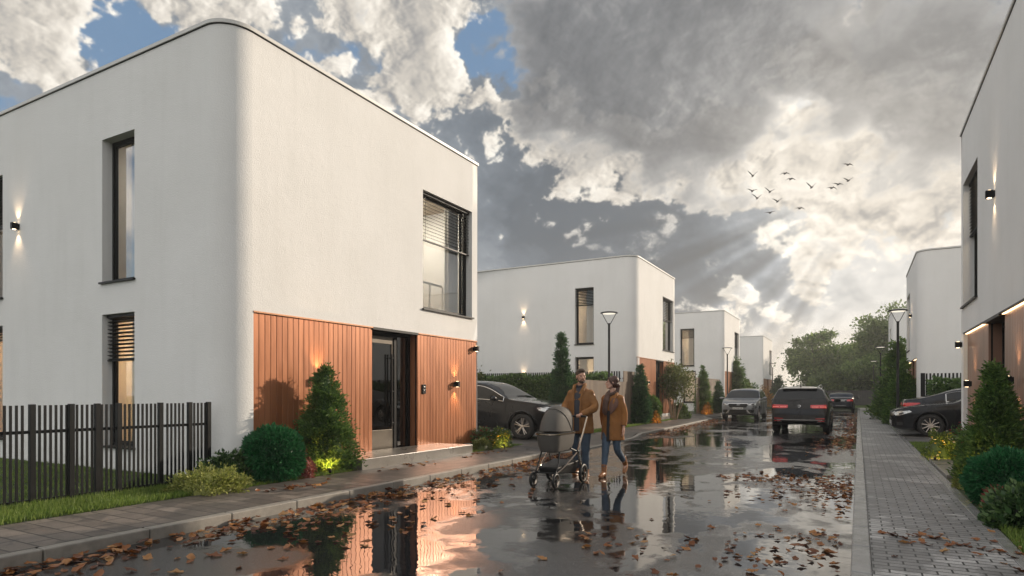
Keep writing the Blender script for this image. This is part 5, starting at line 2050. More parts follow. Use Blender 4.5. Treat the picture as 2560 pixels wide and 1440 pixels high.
fi = [(.50, .40), (.58, .36), (.76, .38), (.78, .54), (.52, .55)]
for pl in (fi, mir(fi)):
    c.panel('bumper_inlet', pl, 'front', 'black', .007)
for pl in ([(.44, .50), (.475, .51), (.60, .365), (.56, .345)], [(.56, .345), (.60, .365), (.79, .385), (.79, .36)]):
    for p2 in (pl, mir(pl)):
        c.panel('bumper_trim', p2, 'front', 'steel', .016)

# ---- dark car seen from behind in the middle of the road
top = [(2.36, .66), (2.34, .78), (2.27, .92), (2.10, 1.0), (1.5, 1.06), (1.02, 1.125), (.80, 1.24), (.30, 1.53), (.0, 1.615), (-.5, 1.65), (-1.2, 1.655), (-1.75, 1.625), (-2.03, 1.575), (-2.10, 1.50), (-2.24, 1.20), (-2.30, 1.10), (-2.34, .92), (-2.36, .70)]
belt = [(2.36, .60), (2.30, .80), (2.05, .90), (1.5, .985), (.9, 1.04), (0, 1.07), (-1.2, 1.10), (-1.9, 1.12), (-2.2, 1.10), (-2.30, 1.0), (-2.36, .66)]
plan = [(2.36, .60), (2.33, .70), (2.25, .78), (2.0, .87), (1.5, .925), (.8, .945), (-1.2, .945), (-1.9, .93), (-2.2, .905), (-2.32, .865), (-2.36, .81)]
c = Car(spec(SUV, top=top, belt=belt, plan=plan, paint='paint_dark', rw=(-2.235, -2.055), trim='steel', trim_r=.010, tumble=.42, spokes=5))
c.build('dark estate shaped sport utility car seen from behind in the middle of the wet road', 'car', (-1.80, 26.2, 0), pi / 2)
tl = [(.36, .905), (.44, .885), (.86, .885), (.87, .985), (.84, 1.01), (.36, 1.0)]
for pl in (tl, mir(tl)):
    h = c.panel('tail_light', pl, 'rear', 'tail', .010)
    sg = 1 if pl is tl else -1
    for bd in ([(.40, .925), (.61, .925), (.61, .943), (.40, .938)], [(.65, .925), (.84, .925), (.84, .943), (.65, .943)]):
        c.panel('light_band', bd if sg > 0 else mir(bd), 'rear', 'tail_band', .016, h)
    c.panel('reflector', [(q[0] * sg, q[1]) for q in [(.52, .515), (.80, .525), (.80, .545), (.52, .535)]], 'rear', 'tail', .008)
    c.panel('reflector', [(q[0] * sg, q[1]) for q in [(.60, .44), (.79, .44), (.79, .455), (.60, .455)]], 'rear', 'tail', .008)
    c.panel('exhaust_trim', [(q[0] * sg, q[1]) for q in [(.55, .40), (.70, .41), (.68, .435), (.57, .43)]], 'rear', 'steel', .012)
    m = MB()
    m.tube([(.35, .60 * sg, 1.60), (.15, .62 * sg, 1.655), (-1.2, .63 * sg, 1.69), (-1.75, .60 * sg, 1.66), (-1.95, .57 * sg, 1.60)], .019, 8)
    m.build('roof_rail', 'chrome', c.root, smooth=True)
c.panel('tailgate_seam', [(-.80, .872), (.80, .872), (.80, .880), (-.80, .880)], 'rear', 'black', .006, rings=2)
c.panel('tailgate_recess', [(-.60, .655), (.60, .655), (.63, .86), (-.63, .86)], 'rear', 'paint_navy', .006)
c.panel('bumper_line', [(-.82, .475), (.82, .475), (.82, .488), (-.82, .488)], 'rear', 'steel', .008)
c.panel('bumper_apron', [(-.70, .36), (.70, .36), (.56, .45), (-.56, .45)], 'rear', 'trim_plastic', .010)
c.panel('wiper', [(-.02, 1.14), (.40, 1.13), (.40, 1.15), (.0, 1.175)], 'rear', 'black', .012)
m = MB()
hh, nn, _, _ = c.bvh.ray_cast(Vector((-4, 0, .955)), Vector((1, 0, 0)))
pts = [(hh.x - .012, .050 * cos(a), .955 + .036 * sin(a)) for a in [radians(40 + 290 * k / 20) for k in range(21)]]
m.tube(pts, .009, 6)
m.tube([(hh.x - .012, -.035, .975), (hh.x - .012, -.005, .94), (hh.x - .012, -.052, .985)], .008, 6)
m.build('badge', 'chrome', c.root, smooth=True)
m = MB()
m.tube([(-1.55, 0, 1.62), (-1.60, 0, 1.70), (-1.63, 0, 1.735)], [.03, .014, .006], 8)
m.build('antenna', 'black', c.root, smooth=True)
m = MB()
m.loft([[(-1.98, -.58, 1.585), (-1.98, .58, 1.585), (-1.98, .58, 1.60), (-1.98, -.58, 1.60)], [(-2.16, -.54, 1.545), (-2.16, .54, 1.545), (-2.16, .54, 1.575), (-2.16, -.54, 1.575)]])
m.build('roof_spoiler', 'paint_dark', c.root, bevel=.008)

# ---- far saloon
c = Car(spec(SEDAN, paint='paint_navy'))
c.build('small looking dark saloon car far down the road near the end fence', 'car', (-1.15, 55.0, 0), pi / 2)
tl = [(.40, .80), (.80, .78), (.83, .92), (.78, .945), (.42, .92)]
for pl in (tl, mir(tl)):
    c.panel('tail_light', pl, 'rear', 'tail', .010)
c.panel('boot_trim', [(-.38, .885), (.38, .885), (.38, .905), (-.38, .905)], 'rear', 'chrome', .012)
c.panel('number_plate', [(-.26, .80), (.26, .80), (.26, .845), (-.26, .845)], 'rear', 'plate', .012)
c.panel('bumper_line', [(-.34, .45), (.34, .45), (.34, .47), (-.34, .47)], 'rear', 'chrome', .012)

# ---- black saloon nosing onto the right pavement
def black_saloon(label, loc):
    c = Car(spec(SEDAN, paint='paint_black', spokes=10, double=False, trim='chrome', trim_r=.009))
    c.build(label, 'car', loc, pi)
    hl = [(.46, .63), (.60, .60), (.80, .66), (.86, .74), (.80, .76), (.52, .70)]
    for pl in (hl, mir(hl)):
        c.panel('headlight', pl, 'front', 'headlamp', .008)
    for sd in ('left', 'right'):
        h = c.panel('headlight', [(1.92, .735), (2.20, .625), (2.33, .60), (2.345, .655), (2.22, .735), (1.98, .775)], sd, 'headlamp', .007)
        c.panel('reflector', [(2.12, .68), (2.24, .64), (2.25, .68), (2.14, .72)], sd, 'lamp_dark', .010, h)
        c.panel('air_inlet', [(2.14, .34), (2.30, .33), (2.30, .43), (2.15, .42)], sd, 'trim_plastic', .006)
    g = c.panel('grille', [(-.40, .46), (.40, .46), (.46, .66), (.38, .72), (-.38, .72), (-.46, .66)], 'front', 'black', .008)
    for zz in (.53, .60, .67):
        c.panel('grille_bar', [(-.40, zz), (.40, zz), (.40, zz + .014), (-.40, zz + .014)], 'front', 'chrome', .016, g)
    c.panel('number_plate', [(-.26, .36), (.26, .36), (.26, .46), (-.26, .46)], 'front', 'plate', .022)
    return c


black_saloon('black saloon car nosing over the right pavement beside the near right house', (3.30, 22.75, .126))
black_saloon('black car nose peeping out of the far driveway behind the largest right street lamp', (3.75, 41.4, .126))
# ---- black coupe parked the other way round behind it
top = [(2.42, .60), (2.40, .70), (2.32, .80), (2.1, .88), (1.5, .955), (.95, 1.01), (.7, 1.11), (.2, 1.36), (-.1, 1.45), (-.4, 1.475), (-.9, 1.43), (-1.5, 1.25), (-2.0, 1.115), (-2.2, 1.09), (-2.33, 1.085), (-2.38, 1.04), (-2.42, .70)]
c = Car(spec(SEDAN, top=top, paint='paint_navy', rw=(-1.75, -.95), glass_x=(-1.25, .80), trim='chrome', trim_r=.012, doors=(.88, -.45, -1.0, -1.2)))
c.build('black coupe with sloping tail and red tail light parked behind the black saloon', 'car', (3.72, 25.5, .126), 0)
tl = [(.44, .86), (.80, .84), (.84, .96), (.50, .96)]
for pl in (tl, mir(tl)):
    c.panel('tail_light', pl, 'rear', 'tail', .010)
for sd in ('left', 'right'):
    c.panel('tail_light', [(-2.34, .83), (-2.20, .84), (-1.93, .945), (-1.95, .965), (-2.30, .965)], sd, 'tail', .008)


# ================================================================== PEOPLE AND PRAM
MT['skin'] = simple('skin', (.46, .25, .17), .5, 0, .08, 8)
MT['skin_f'] = simple('skin_light', (.52, .30, .22), .48, 0, .08, 8)
MT['hair_m'] = simple('short_brown_hair', (.060, .034, .019), .6, 0, .3, 60.0, .5, 220.0)
MT['hair_f'] = simple('chestnut_hair', (.060, .022, .012), .42, 0, .35, 40.0, .4, 160.0)
MT['coat_m'] = simple('camel_parka_cloth', (.225, .098, .028), .8, 0, .16, 5.0, .35, 90.0)
MT['coat_f'] = simple('camel_wool_coat', (.25, .102, .026), .85, 0, .12, 5.0, .35, 140.0)
MT['sweater'] = simple('slate_sweater', (.035, .038, .048), .85, 0, .15, 20.0, .4, 200.0)
MT['dark_cloth'] = simple('black_top', (.016, .016, .018), .85, 0, .15, 20.0)
MT['scarf'] = simple('brown_patterned_scarf', (.085, .045, .032), .9, 0, .5, 38.0, .5, 120.0)
MT['lapel'] = simple('brown_tweed_lapel', (.135, .065, .045), .9, 0, .4, 60.0, .3, 140.0)
MT['jeans'] = simple('blue_denim', (.055, .085, .125), .8, 0, .28, 7.0, .3, 180.0)
MT['jeans_d'] = simple('dark_blue_denim', (.040, .060, .088), .8, 0, .3, 7.0, .3, 180.0)
MT['boot'] = simple('tan_leather_boot', (.26, .105, .035), .42, 0, .25, 14.0)
MT['eye'] = simple('eye_dark', (.02, .015, .012), .15)
MT['pram_fabric'] = simple('charcoal_pram_fabric', (.078, .070, .061), .72, 0, .12, 30.0, .25, 260.0)
MT['pram_metal'] = simple('pram_champagne_metal', (.50, .42, .34), .22, 1.0, .06)
MT['pram_black'] = simple('pram_black_plastic', (.012, .012, .012), .45, 0, .12, spec=.3)
FOLD = bpy.data.textures.new('cloth_folds', 'CLOUDS')
FOLD.noise_scale = .10
FOLD.noise_depth = 2


def bake(o):
    bpy.context.view_layer.update()
    ev = o.evaluated_get(bpy.context.evaluated_depsgraph_get())
    me = bpy.data.meshes.new_from_object(ev)
    old = o.data
    o.modifiers.clear()
    o.data = me
    me.name = o.name
    bpy.data.meshes.remove(old)
    me.polygons.foreach_set('use_smooth', [True] * len(me.polygons))
    return o


def fused(mb, name, mat, parent, voxel=.008, it=6, fold=0.0):
    """everything in mb fused into one continuous surface"""
    o = mb.build(name, mat, parent, smooth=True)
    r = o.modifiers.new('remesh', 'REMESH')
    r.mode = 'VOXEL'
    r.voxel_size = voxel
    r.use_smooth_shade = True
    s_ = o.modifiers.new('smooth', 'SMOOTH')
    s_.factor = .5
    s_.iterations = it
    if fold:
        d = o.modifiers.new('folds', 'DISPLACE')
        d.texture = FOLD
        d.strength = fold
        d.mid_level = .5
        d.texture_coords = 'LOCAL'
    return bake(o)


def eloft(mb, secs, n=20):
    """elliptical sections (cx, cy, z, rx, ry)"""
    mb.loft([[(cx + rx * cos(2 * pi * k / n), cy + ry * sin(2 * pi * k / n), z) for k in range(n)] for cx, cy, z, rx, ry in secs])


def limb(mb, pts, rad, sub=5):
    """tapering limb through joints"""
    P, R = [], []
    n = len(pts)
    for i in range(n - 1):
        for k in range(sub):
            t = k / sub
            P.append(Vector(pts[i]).lerp(Vector(pts[i + 1]), t))
            R.append(lerp(rad[i], rad[i + 1], t))
    P.append(Vector(pts[-1]))
    R.append(rad[-1])
    for _ in range(2):
        P = [P[0]] + [(P[i - 1] + P[i] * 2 + P[i + 1]) / 4 for i in range(1, len(P) - 1)] + [P[-1]]
    mb.tube(P, R, 14)


def hand_on_bar(mb, x, by, bz, sg):
    """palm over a bar that runs along x, four fingers curling over and down, thumb beneath"""
    mb.ell((x, by + .030, bz + .020), (.043, .046, .019), 14, 8)
    for i, (dx_, l) in enumerate(((-.032, .92), (-.011, 1.0), (.011, 1.02), (.031, .84))):
        xx = x + dx_
        mb.tube([(xx, by + .015, bz + .026), (xx, by - .014 * l, bz + .026), (xx, by - .027 * l, bz + .008), (xx, by - .022 * l, bz - .014), (xx, by - .008, bz - .021)], [.0095, .0095, .009, .0085, .007], 8)
    mb.tube([(x - sg * .036, by + .036, bz + .010), (x - sg * .046, by + .020, bz - .008), (x - sg * .034, by + .004, bz - .021)], [.011, .0105, .008], 8)


def hand_relaxed(mb, w_, d, sg):
    """hanging hand: w_ wrist, d direction down the hand"""
    w_, d = Vector(w_), Vector(d).normalized()
    fwd = Vector((0, -1, 0))
    mb.tube([w_, w_ + d * .045, w_ + d * .088], [.024, .030, .026], 12, flat=.62)
    for i, (k, l) in enumerate(((-.029, .066), (-.010, .078), (.010, .074), (.028, .060))):
        b_ = w_ + d * .082 + fwd * k
        mb.tube([b_, b_ + d * l * .45 + Vector((-sg * .004, 0, 0)), b_ + d * l * .8 + Vector((-sg * .014, 0, 0)), b_ + d * l + Vector((-sg * .024, 0, 0))], [.009, .0085, .008, .0065], 8)
    b_ = w_ + d * .030 + fwd * .022
    mb.tube([b_, b_ + d * .025 + fwd * .018, b_ + d * .055 + fwd * .022 + Vector((-sg * .008, 0, 0))], [.011, .010, .008], 8)


def head(mb, c, yaw, female=False, tilt=0.0):
    """skull, jaw, nose, brow, lips and ears; returns the placing function"""
    R = Matrix.Rotation(yaw, 3, 'Z') @ Matrix.Rotation(tilt, 3, 'X')
    c = Vector(c)

    def at(p):
        return c + R @ Vector(p)
    k = .94 if female else 1.0
    mb.ell(at((0, .014, .028)), (.074 * k, .094 * k, .090 * k), 20, 14, R)
    mb.ell(at((0, -.030, -.030)), (.060 * k, .062 * k, .082 * k), 18, 12, R)
    mb.ell(at((0, -.058, -.086 * k)), (.030 * k, .026, .022), 12, 8, R)
    for sg in (1, -1):
        mb.tube([at((sg * .054 * k, .010, -.045)), at((sg * .040 * k, -.040, -.082)), at((sg * .012, -.066, -.094))], [.022, .019, .015], 8)
        mb.ell(at((sg * .036 * k, -.064, -.014)), (.022, .018, .018), 10, 8, R)
        mb.ell(at((sg * .078 * k, .012, -.010)), (.010, .019, .031), 10, 8, R)
        mb.ell(at((sg * .030, -.078, .022)), (.024, .010, .007), 10, 6, R)
    mb.tube([at((0, -.082, .014)), at((0, -.094, -.008)), at((0, -.108 if not female else -.102, -.030))], [.009, .0105, .013], 8)
    mb.ell(at((0, -.094, -.034)), (.016, .011, .009), 10, 6, R)
    mb.ell(at((0, -.084, -.058)), (.024, .011, .006), 10, 6, R)
    mb.ell(at((0, -.082, -.068)), (.020, .011, .007), 10, 6, R)
    return at, R


def eyes(at, parent, female=False):
    m = MB()
    for sg in (1, -1):
        m.ell(at((sg * .029, -.081, .004)), (.011, .006, .006), 10, 6)
    m.build('eyes', 'eye', parent, smooth=True)


# ---------------- the man behind the pram
man = thing('person', 'bearded man in a camel parka and jeans pushing the grey pram, looking at the woman', 'person', (-4.15, 9.95, 0))
b = MB()
at, Rh = head(b, (.015, -.02, 1.695), radians(42))
limb(b, [(0, .015, 1.44), (.008, -.004, 1.60)], [.062, .056])
eloft(b, [(0, .0, .86, .150, .105), (0, 0, .96, .168, .118), (0, 0, 1.10, .150, .105), (0, 0, 1.30, .178, .118), (0, .005, 1.42, .172, .095), (0, .01, 1.49, .085, .070)])
BAR_Y, BAR_Z = -.42, 1.035
for sg, hx_ in ((1, .145), (-1, -.135)):
    limb(b, [(sg * .17, .01, 1.43), (sg * .285, -.02, 1.17), (hx_ + sg * .03, BAR_Y + .11, BAR_Z + .035), (hx_, BAR_Y + .045, BAR_Z + .022)], [.060, .046, .034, .028])
    hand_on_bar(b, hx_, BAR_Y, BAR_Z, sg)
LEGS_M = {1: [(.095, 0, .90), (.105, -.05, .50), (.105, -.02, .10)], -1: [(-.095, 0, .90), (-.105, .02, .50), (-.105, .14, .11)]}
for sg in (1, -1):
    limb(b, LEGS_M[sg], [.090, .058, .042])
    ax, ay, az_ = LEGS_M[sg][2]
    b.tube([(ax, ay + .05, .06), (ax, ay - .06, .05), (ax + sg * .012, ay - .17, .035)], [.035, .038, .024], 12)
fused(b, 'body', 'skin', man, .006, 3)
eyes(at, man)
b = MB()
b.ell(at((0, .024, .052)), (.081, .098, .088), 22, 14, Rh)
b.ell(at((0, -.028, .100)), (.064, .060, .036), 16, 10, Rh)
b.ell(at((0, .070, .005)), (.066, .048, .066), 16, 10, Rh)
o = fused(b, 'hair', 'hair_m', man, .006, 2, .006)
b = MB()
for sg in (1, -1):
    b.tube([at((sg * .066, -.002, -.020)), at((sg * .061, -.022, -.056)), at((sg * .044, -.050, -.088)), at((sg * .012, -.076, -.103))], [.009, .013, .015, .015], 10)
    b.tube([at((0, -.096, -.050)), at((sg * .026, -.086, -.056)), at((sg * .038, -.070, -.080))], [.0045, .006, .009], 8)
    b.ell(at((sg * .031, -.082, .022)), (.019, .007, .005), 10, 6, Rh)
b.ell(at((0, -.072, -.092)), (.028, .022, .018), 12, 8, Rh)
fused(b, 'beard', 'hair_m', man, .006, 2)
# coat
b = MB()
eloft(b, [(0, .01, .735, .232, .170), (0, .005, .80, .232, .172), (0, 0, .95, .222, .165), (0, 0, 1.12, .205, .150), (0, 0, 1.30, .222, .156), (0, .005, 1.41, .212, .132), (0, .01, 1.475, .150, .105), (0, .012, 1.51, .095, .085)], 28)
for sg, hx_ in ((1, .145), (-1, -.135)):
    b.ell((sg * .160, .008, 1.400), (.088, .090, .080), 16, 10)
    limb(b, [(sg * .155, .01, 1.385), (sg * .285, -.015, 1.17), (hx_ + sg * .045, BAR_Y + .13, BAR_Z + .045), (hx_ + sg * .012, BAR_Y + .075, BAR_Z + .028)], [.088, .070, .058, .050])
fused(b, 'coat', 'coat_m', man, .009, 5, .022)
b = MB()    # stand collar and front edges of the open parka
b.tube([(.075, -.135, 1.36), (.088, -.112, 1.46), (.090, -.045, 1.535), (.060, .055, 1.560), (0, .085, 1.565), (-.060, .055, 1.560), (-.090, -.045, 1.535), (-.088, -.112, 1.46), (-.075, -.135, 1.36)], [.018, .030, .034, .032, .032, .032, .034, .030, .018], 10)
b.tube([(.075, -.142, 1.38), (.062, -.163, 1.20), (.058, -.172, .98), (.062, -.180, .75)], [.020, .016, .014, .013], 8)
b.tube([(-.075, -.142, 1.38), (-.062, -.163, 1.20), (-.058, -.172, .98), (-.062, -.180, .75)], [.020, .016, .014, .013], 8)
fused(b, 'collar', 'coat_m', man, .007, 3, .008)


def strip(mb, rows, nx=9):
    """curved cloth panel; rows of (z, half width, y at centre, y drop at edge, cx)"""
    F = []
    for z, hw, y, dy_, cx in rows:
        F.append([(cx + hw * (2 * k / nx - 1), y + dy_ * (2 * k / nx - 1) ** 2, z) for k in range(nx + 1)])
    mb.loft(F, caps=False, closed=False)
    mb.loft([[(p[0], p[1] + .012, p[2]) for p in r] for r in F], caps=False, closed=False)


b = MB()
strip(b, [(.78, .056, -.180, .008, 0), (.95, .056, -.176, .008, 0), (1.12, .058, -.163, .008, 0), (1.28, .064, -.163, .012, 0), (1.38, .072, -.145, .016, 0), (1.44, .074, -.118, .025, 0), (1.50, .062, -.088, .03, 0), (1.535, .055, -.075, .035, .004)])
b.tube([(.05, -.05, 1.535), (0, -.078, 1.525), (-.05, -.05, 1.535), (-.055, .02, 1.545), (0, .06, 1.55), (.055, .02, 1.545), (.05, -.05, 1.535)], .018, 10)
b.build('sweater', 'sweater', man, smooth=True)
b = MB()
eloft(b, [(0, .0, .80, .165, .118), (0, 0, .92, .172, .122), (0, 0, 1.0, .160, .115)])
for sg in (1, -1):
    p = LEGS_M[sg]
    limb(b, [p[0], p[1], (p[2][0], p[2][1], .135)], [.100, .075, .060])
    b.tube([(p[2][0], p[2][1], .20), (p[2][0], p[2][1], .165), (p[2][0], p[2][1] - .003, .125)], [.058, .066, .060], 14)
fused(b, 'jeans', 'jeans_d', man, .008, 3, .014)
for sg in (1, -1):
    ax, ay, az_ = LEGS_M[sg][2]
    b = MB()
    b.tube([(ax, ay + .01, .17), (ax, ay + .005, .10), (ax, ay - .01, .06)], [.052, .050, .052], 14)
    b.tube([(ax, ay + .065, .045), (ax, ay - .02, .048), (ax + sg * .008, ay - .11, .043), (ax + sg * .012, ay - .185, .034)], [.034, .046, .047, .030], 14)
    b.box(ax - .040, ax + .040, ay - .16, ay + .075, .0, .02)
    fused(b, 'boot', 'boot', man, .006, 3)

# ---------------- the woman
WX, WY = -3.67, 10.20
wom = thing('person', 'woman in a short camel coat, brown scarf and jeans walking beside the man', 'person', (WX, WY, 0), radians(-4))
b = MB()
at, Rh = head(b, (-.005, -.015, 1.590), radians(-66), True, radians(-4))
limb(b, [(0, .015, 1.36), (-.004, .002, 1.51)], [.052, .044])
eloft(b, [(0, 0, .80, .150, .105), (0, 0, .90, .165, .115), (0, 0, 1.05, .125, .092), (0, 0, 1.22, .155, .108), (0, .005, 1.34, .148, .085), (0, .01, 1.405, .072, .060)])
ARM_F = {1: [(.155, .01, 1.345), (.215, .02, 1.08), (.225, -.045, .845)], -1: [(-.155, .01, 1.345), (-.205, .05, 1.08), (-.185, .06, .84)]}
for sg in (1, -1):
    limb(b, ARM_F[sg], [.048, .037, .025])
    hand_relaxed(b, ARM_F[sg][2], (0, -.10 * sg, -1), sg)
LEGS_F = {-1: [(-.085, -.01, .84), (-.075, -.12, .47), (-.070, -.20, .105)], 1: [(.085, .0, .84), (.085, -.02, .46), (.095, .30, .22)]}
for sg in (1, -1):
    limb(b, LEGS_F[sg], [.082, .052, .038])
b.tube([(-.07, -.16, .06), (-.07, -.25, .05), (-.072, -.36, .035)], [.032, .034, .020], 12)
b.tube([(.095, .34, .20), (.097, .31, .11), (.10, .26, .05)], [.030, .034, .022], 12)
fused(b, 'body', 'skin_f', wom, .006, 3)
eyes(at, wom, True)
b = MB()
b.ell(at((0, .028, .040)), (.078, .092, .086), 22, 14, Rh)
b.ell(at((0, .050, -.010)), (.074, .062, .075), 18, 12, Rh)
b.tube([at((.040, -.064, .086)), at((.070, -.030, .030)), at((.074, .020, -.030))], [.016, .018, .020], 10)
b.tube([at((-.040, -.064, .086)), at((-.070, -.030, .030)), at((-.074, .020, -.030))], [.016, .018, .020], 10)
b.ell(at((0, .108, -.040)), (.044, .040, .046), 16, 10, Rh)
b.tube([at((0, .110, -.070)), at((.012, .100, -.150)), at((.020, .075, -.230)), at((.018, .045, -.300))], [.034, .032, .026, .010], 12)
fused(b, 'hair', 'hair_f', wom, .006, 2, .008)
b = MB()
eloft(b, [(0, .01, .615, .207, .150), (0, .01, .70, .204, .152), (0, .005, .88, .192, .142), (0, 0, 1.03, .170, .128), (0, 0, 1.20, .186, .134), (0, .005, 1.32, .180, .112), (0, .01, 1.385, .125, .090), (0, .012, 1.42, .080, .072)], 28)
for sg in (1, -1):
    p = ARM_F[sg]
    b.ell((sg * .132, .008, 1.318), (.074, .078, .068), 16, 10)
    limb(b, [(sg * .13, .01, 1.30), p[1], (lerp(p[1][0], p[2][0], .92), lerp(p[1][1], p[2][1], .92), lerp(p[1][2], p[2][2], .92))], [.074, .058, .050])
fused(b, 'coat', 'coat_f', wom, .009, 5, .016)
b = MB()
b.tube([(.060, -.130, 1.17), (.085, -.118, 1.27), (.095, -.07, 1.37), (.075, .035, 1.435), (0, .08, 1.445), (-.07, .04, 1.43), (-.09, -.06, 1.36), (-.075, -.118, 1.24)], [.016, .028, .030, .030, .030, .030, .026, .016], 10)
fused(b, 'collar', 'coat_f', wom, .007, 3, .006)
b = MB()
strip(b, [(1.06, .004, -.146, .0, .03), (1.13, .050, -.152, .012, .055), (1.20, .080, -.150, .016, .070), (1.26, .076, -.140, .018, .085), (1.33, .040, -.122, .012, .085)])
b.build('lapel', 'lapel', wom, smooth=True)
b = MB()
strip(b, [(.60, .028, -.150, .002, -.018), (.80, .026, -.150, .002, -.018), (1.0, .026, -.142, .002, -.014), (1.12, .030, -.143, .004, -.012)])
b.build('top', 'dark_cloth', wom, smooth=True)
b = MB()
for k, (cx, rr_) in enumerate(((-.052, .030), (-.082, .026), (-.026, .024))):
    b.tube([(cx * .8, -.085, 1.40), (cx, -.135, 1.29), (cx - .012 * k, -.150, 1.15), (cx - .014, -.150, 1.04 + .03 * k)], [rr_, rr_ * 1.05, rr_, rr_ * .7], 10)
b.tube([(.060, -.045, 1.415), (0, -.088, 1.39), (-.062, -.045, 1.415), (-.064, .03, 1.435), (0, .070, 1.445), (.064, .03, 1.435), (.060, -.045, 1.415)], .034, 12)
fused(b, 'scarf', 'scarf', wom, .007, 3, .018)
b = MB()
eloft(b, [(0, .0, .76, .158, .112), (0, 0, .88, .166, .118), (0, 0, .96, .14, .10)])
for sg in (1, -1):
    p = LEGS_F[sg]
    e = Vector(p[1]).lerp(Vector(p[2]), .84)
    limb(b, [p[0], p[1], e], [.090, .064, .047])
fused(b, 'jeans', 'jeans', wom, .008, 3, .010)
b = MB()
b.tube([(-.071, -.180, .215), (-.070, -.190, .13), (-.070, -.195, .07)], [.050, .046, .044], 14)
b.tube([(-.070, -.155, .055), (-.070, -.22, .058), (-.071, -.30, .044), (-.072, -.375, .026)], [.032, .042, .040, .022], 14)
b.tube([(-.070, -.158, .05), (-.070, -.156, .0)], [.027, .022], 12)
b.tube([(-.071, -.26, .018), (-.072, -.36, .010)], [.034, .022], 10, flat=.5)
fused(b, 'boot', 'boot', wom, .006, 3)
b = MB()
b.tube([(.093, .235, .315), (.095, .29, .235), (.096, .325, .175)], [.050, .047, .044], 14)
b.tube([(.096, .36, .185), (.097, .335, .13), (.099, .295, .075), (.101, .245, .030)], [.034, .042, .040, .022], 14)
b.tube([(.096, .355, .18), (.096, .395, .155)], [.026, .021], 12)
fused(b, 'boot', 'boot', wom, .006, 3)

# ---------------- pram
pr = thing('pram', 'charcoal baby pram with folding hood and champagne metal frame, pushed by the man', 'pram', (-4.10, 8.91, 0))
HB = .62
b = MB()
cy = -.06


def rrect(l, w_, z, r, n=6):
    pts = []
    for (sx_, sy_, a0) in ((1, 1, 0), (-1, 1, 90), (-1, -1, 180), (1, -1, 270)):
        for k in range(n + 1):
            a = radians(a0 + 90 * k / n)
            pts.append((sx_ * (w_ - r) + r * cos(a), cy + sy_ * (l - r) + r * sin(a), z))
    return pts


b.loft([rrect(.30, .13, .520, .10), rrect(.335, .155, .535, .12), rrect(.37, .178, .62, .14), rrect(.395, .195, .785, .15)])
b.build('carrycot', 'pram_fabric', pr, smooth=True)
b = MB()
b.loft([rrect(.398, .198, .785, .15), rrect(.408, .208, .787, .155), rrect(.408, .208, .803, .155), rrect(.398, .198, .805, .15)], caps=False)
b.build('rim_band', 'pram_metal', pr, smooth=True)
b = MB()
b.loft([rrect(.398, .198, .806, .15), rrect(.404, .204, .808, .155), rrect(.404, .204, .818, .155), rrect(.396, .196, .822, .15)], caps=False)
b.build('rim_seal', 'pram_black', pr, smooth=True)
# hood: a fan of hoops pivoting at the rim
pv = Vector((0, cy + .16, .825))


def hoop(a, k, n=18):
    """hoop at fan angle a (0 = lying forward on the rim)"""
    L_ = lerp(.545, .34, min(1, a / 110)) * (1 if a > 0 else 1)
    pts = []
    for i in range(n + 1):
        t = pi * i / n
        q = sin(t) ** .5
        pts.append((.200 * cos(t) * k, pv.y - q * L_ * cos(radians(a)) * k, pv.z + q * L_ * sin(radians(a)) * k))
    return pts


b = MB()
AN = [2, 12, 24, 36, 48, 60, 72, 84, 96]
b.loft([hoop(a, 1.0) for a in AN] , caps=False, closed=False)
b.loft([hoop(a, .985) for a in AN], caps=False, closed=False)
b.build('hood', 'pram_fabric', pr, smooth=True, ang=80)
for a in (50, 96):
    b = MB()
    b.tube(hoop(a, 1.005), .0085, 8)
    b.build('hood_hoop', 'pram_fabric', pr, smooth=True)
b = MB()
rows = []
for k in range(9):
    t = k / 8
    hw = .185
    rows.append([(hw * (2 * i / 8 - 1), cy + lerp(.10, .385, t), .825 + .035 * sin(pi * min(1, t * 1.1) * .8) * (1 - (2 * i / 8 - 1) ** 2) - .03 * t * t) for i in range(9)])
b.loft(rows, caps=False, closed=False)
b.build('apron', 'pram_fabric', pr, smooth=True)
for sg in (1, -1):
    b = MB()
    b.tube([(sg * .235, HB, 1.03), (sg * .245, .44, .80), (sg * .25, .20, .50), (sg * .20, -.22, .29), (sg * .165, -.40, .215)], .0135, 10)
    b.build('push_tube', 'pram_metal', pr, smooth=True)
    b = MB()
    b.tube([(sg * .25, .20, .50), (sg * .262, .28, .32), (sg * .262, .335, .16)], .014, 10)
    b.build('rear_leg', 'pram_metal', pr, smooth=True)
    b = MB()
    b.tube([(sg * .15, -.26, .53), (sg * .165, -.34, .36), (sg * .168, -.43, .225)], .012, 10)
    b.build('front_leg', 'pram_black', pr, smooth=True)
    b = MB()
    b.tube([(sg * .205, .02, .56), (sg * .245, .20, .50)], .016, 10)
    b.ell((sg * .25, .20, .50), (.026, .034, .034), 14, 8)
    b.build('hinge', 'pram_black', pr, smooth=True)
    b = MB()
    b.tube([(sg * .165, -.40, .235), (sg * .168, -.43, .245), (sg * .168, -.455, .19), (sg * .168 + .020, -.47, .115)], .012, 8)
    b.build('fork', 'pram_black', pr, smooth=True)
b = MB()
b.tube([(.235, HB, 1.03), (.215, HB + .004, 1.036), (0, HB + .006, 1.037), (-.215, HB + .004, 1.036), (-.235, HB, 1.03)], .0165, 12)
b.build('handlebar', 'pram_black', pr, smooth=True)
b = MB()
b.tube([(.262, .335, .15), (-.262, .335, .15)], .012, 10)
b.build('rear_axle', 'pram_black', pr, smooth=True)
b = MB()
b.tube([(.165, -.40, .215), (-.165, -.40, .215)], .012, 10)
b.build('front_bar', 'pram_black', pr, smooth=True)
b = MB()
